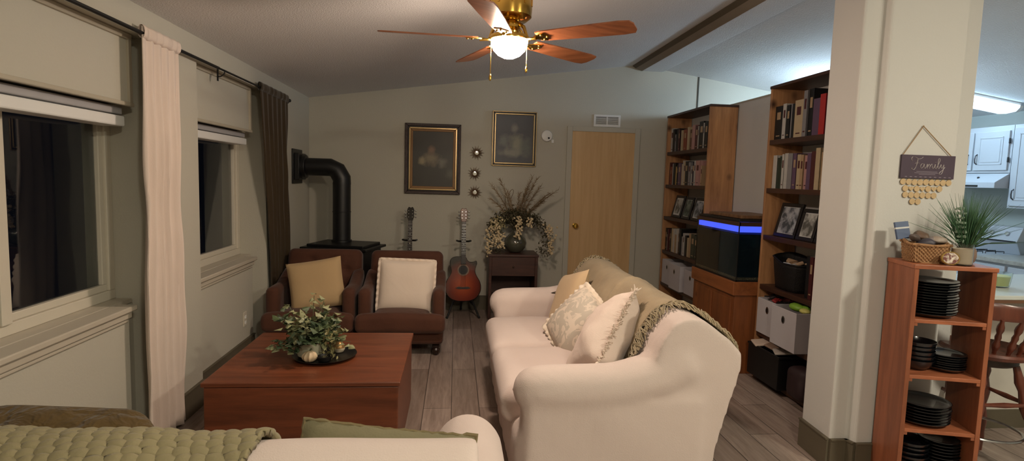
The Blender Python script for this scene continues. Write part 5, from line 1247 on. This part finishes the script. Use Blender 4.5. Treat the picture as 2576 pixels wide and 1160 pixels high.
t = thing('base_cabinet', 'white kitchen base cabinet with drawers in front of the stand mixer', 'cabinet', (5.2, 4.3, 0))
mb = MB(); mb.box(KX+.01, XR-.002, 3.7, 4.96, .09, .865); mb.build('carcass', M_kwhite, parent=t, smooth=0)
mb = MB(); mb.box(KX+.06, XR-.01, 3.72, 4.94, 0, .09); mb.build('toe_kick', M_black, parent=t, smooth=0)
for a, b in ((4.60, 4.94), (4.17, 4.57), (3.74, 4.14)):
    cab_door(KX+.01, a, b, .68, .845, t, ((a+b)/2, .76), 'drawer'); cab_door(KX+.01, a, b, .11, .66, t, (b-.04, .56))
mb = MB(); mb.box(KX-.02, XR-.002, 3.68, 4.965, .866, .905); tag(mb.build('granite_worktop', M_granite, loc=(5.2, 4.3, .866), smooth=0, bevel=.004), 'speckled stone worktop over the white kitchen drawers', 'worktop')
t = thing('kitchen_range', 'white kitchen range with slanted control panel and black grates', 'range', (5.25, 5.35, 0)); y0, y1 = 4.975, 5.73
mb = MB(); mb.box(KX, XR-.003, y0, y1, .03, .90); mb.build('body', M_kwhite, parent=t, smooth=0, bevel=.006)
mb = MB(); mb.prism([(XR-.10, .90), (XR-.16, 1.03), (XR-.10, 1.17), (XR-.003, 1.17), (XR-.003, .90)], y0, y1, 'y'); mb.build('control_panel', M_kwhite, parent=t, smooth=0, bevel=.006)
mb = MB(); mb.box(XR-.165, XR-.155, y0+.01, y1-.01, 1.022, 1.035); mb.build('panel_gap', M_black, parent=t, smooth=0)
for k in range(4):
    mb = MB(); mb.lathe([(.02, 0), (.02, .015), (0, .018)], 16, T=TR(XR-.134, y0+.12+.16*k, 1.10) @ RY(R(-66))); mb.build('knob', M_steel, parent=t)
for (gx, gy) in ((5.07, 5.16), (5.07, 5.54), (5.30, 5.16), (5.30, 5.54)):
    mb = MB(); 
    for k in (-.09, 0, .09): mb.tube([(gx-.10, gy+k, .905), (gx-.10, gy+k, .925), (gx+.10, gy+k, .925), (gx+.10, gy+k, .905)], .004, 6)
    mb.tube([(gx, gy-.10, .905), (gx, gy-.10, .925), (gx, gy+.10, .925), (gx, gy+.10, .905)], .004, 6); mb.build('grate', M_black, parent=t)
mb = MB(); mb.box(KX-.012, KX, y0+.04, y1-.04, .22, .74); od = mb.build('oven_door', M_kwhite, parent=t, smooth=0, bevel=.004)
mb = MB(); mb.tube([(KX-.012, y0+.1, .70), (KX-.05, y0+.1, .70), (KX-.05, y1-.1, .70), (KX-.012, y1-.1, .70)], .010, 8); mb.build('handle', M_kwhite, parent=od)
t = thing('range_hood', 'white range hood with black slot mounted under the kitchen wall cabinets', 'range hood', (5.4, 5.35, 1.54))
mb = MB(); mb.prism([(5.12, 1.545), (5.12, 1.60), (5.27, 1.69), (XR-.003, 1.69), (XR-.003, 1.545)], 4.975, 5.73, 'y'); mb.build('canopy', M_kwhite, parent=t, smooth=0, bevel=.004)
mb = MB(); mb.box(5.112, 5.121, 5.15, 5.70, 1.556, 1.572); mb.build('vent_slot', M_black, parent=t, smooth=0)
mb = MB(); mb.ball((5.19, 5.22, 1.645), .012, 10, 8); mb.build('knob', M_black, parent=t)
t = thing('wall_cabinet', 'white wall cabinet above the range hood, left of the taller cabinet', 'cabinet', (5.42, 5.35, 1.70))
mb = MB(); mb.box(5.27, XR-.003, 4.975, 6.1, 1.695, 2.15); mb.build('carcass', M_kwhite, parent=t, smooth=0)
cab_door(5.27, 5.0, 5.36, 1.72, 2.10, t, (5.32, 1.83)); cab_door(5.27, 5.38, 5.74, 1.72, 2.10, t, (5.42, 1.83)); 
for z in (1.82, 2.0): mb = MB(); mb.box(5.245, 5.26, 4.985, 4.998, z-.025, z+.025); mb.build('hinge', M_black, parent=t, smooth=0, bevel=.003)
t = thing('wall_cabinet', 'taller white wall cabinet at the right edge over the stand mixer', 'cabinet', (5.42, 4.5, 1.38))
mb = MB(); mb.box(5.27, XR-.003, 4.0, 4.97, 1.36, 2.15); mb.build('carcass', M_kwhite, parent=t, smooth=0)
cab_door(5.27, 4.56, 4.95, 1.38, 2.12, t, (4.90, 1.49)); cab_door(5.27, 4.10, 4.50, 1.38, 2.12, t, (4.16, 1.49))
def mixer():
    c = Vector((5.12, 4.36, .906)); T = TR(*c) @ RZ(R(195)) @ RZ(0); t = thing('stand_mixer', 'cream stand mixer on the speckled worktop at the right edge', 'stand mixer', c)
    M = plain('cream enamel', (214, 208, 190), .25, coat=.4)
    mb = MB(); mb.rbox((0, 0, .02), (.32, .20, .04), .018, 6, T=T); mb.tube([T @ Vector(p) for p in ((-.09, 0, .03), (-.11, 0, .10), (-.10, 0, .18), (-.08, 0, .23))], [.085, .055, .05, .06], 20); mb.build('base_column', M, parent=t)
    mb = MB(); mb.tube([T @ Vector(p) for p in ((-.15, 0, .27), (-.12, 0, .28), (0, 0, .285), (.12, 0, .28), (.16, 0, .275))], [.03, .062, .068, .06, .035], 20); mb.build('motor_head', M, parent=t)
    mb = MB(); mb.lathe([(.04, .04), (.05, .045), (.085, .09), (.10, .17), (.098, .17), (.08, .09), (0, .05)], 28, T=T @ TR(.07, 0, 0)); mb.build('bowl', M_steel, parent=t)
    mb = MB(); mb.tube([T @ Vector((.07, 0, .22)), T @ Vector((.07, 0, .12))], [.012, .02], 10); mb.build('beater', M_steel, parent=t)
mixer()
# fluorescent fixture following the sloping ceiling
def wrap():
    x0, x1, y = 3.7, 5.30, 5.08; t = thing('kitchen_ceiling_light', 'long white fluorescent ceiling light glowing in the kitchen', 'ceiling light', ((x0+x1)/2, y, zc((x0+x1)/2)-.01))
    L = math.hypot(x1-x0, .142*(x1-x0)); T = TR((x0+x1)/2, y, zc((x0+x1)/2)-.004) @ RY(math.atan(.142))
    mb = MB(); mb.box(-L/2, L/2, -.12, .12, -.028, 0, T=T); mb.build('housing', M_white, parent=t, smooth=0, bevel=.003)
    mb = MB(); pr = [(-.125, -.024), (-.125, -.045), (-.095, -.078), (0, -.088), (.095, -.078), (.125, -.045), (.125, -.024)]
    mb.prism(pr, -L/2+.015, L/2-.015, 'x', T=T); mb.build('diffuser', emis('fluorescent diffuser', (190, 228, 255), KITCHEN_LIGHT), parent=t, smooth=30)
    for s in (-1, 1):
        mb = MB(); mb.prism([(a*1.02, b*1.03-.0) for a, b in pr], s*L/2-.016, s*L/2+.016, 'x', T=T); mb.build('end_cap', M_white, parent=t, smooth=30)
wrap()
# ================================================================== unseen lamps added for fill
def fill_lamp(x, y, label, k, col=(255, 246, 222), E_=REAR_FILL):
    c = (x, y, zc(x))
    t = thing('fill_ceiling_lamp', label, 'ceiling lamp', c)
    a = MB(); a.lathe([(.165, -.035), (.18, -.03), (.18, 0), (0, 0)], 28, c); a.build('base', M_brass, parent=t)
    a = MB(); a.lathe([(0, -.12), (.08, -.112), (.14, -.08), (.165, -.035)], 28, c, cap=False)
    a.build('lamp_shade', emis('fill lamp glass', col, E_*k), parent=t)
fill_lamp(.7, -.45, 'unseen ceiling lamp added for fill over the near end of the room', .82)  # added out of view, for the light reaching the sofa from behind
fill_lamp(2.9, .5, 'unseen ceiling lamp added for fill above the dining end', 1.0)  # added out of view, where the plate shelf's shadow calls for light
def hall_fill(x, y, z):  # unseen pendant added to brighten the ceiling and back wall past the partition
    t = thing('hall_fill_pendant', 'unseen globe pendant added behind the bookcase partition for a cool glow', 'pendant lamp', (x, y, zc(x)))
    a = MB(); a.lathe([(.05, -.02), (.06, 0), (0, 0)], 20, (x, y, zc(x))); a.build('canopy', M_white, parent=t)
    a = MB(); a.tube([(x, y, zc(x)), (x, y, z+.1)], .004, 6); a.build('cord', M_white, parent=t)
    a = MB(); a.ball((x, y, z), .10, 24, 14); a.build('globe', emis('hall fill globe', (198, 228, 252), HALL_FILL*.3), parent=t)
hall_fill(3.85, 5.3, 2.35)
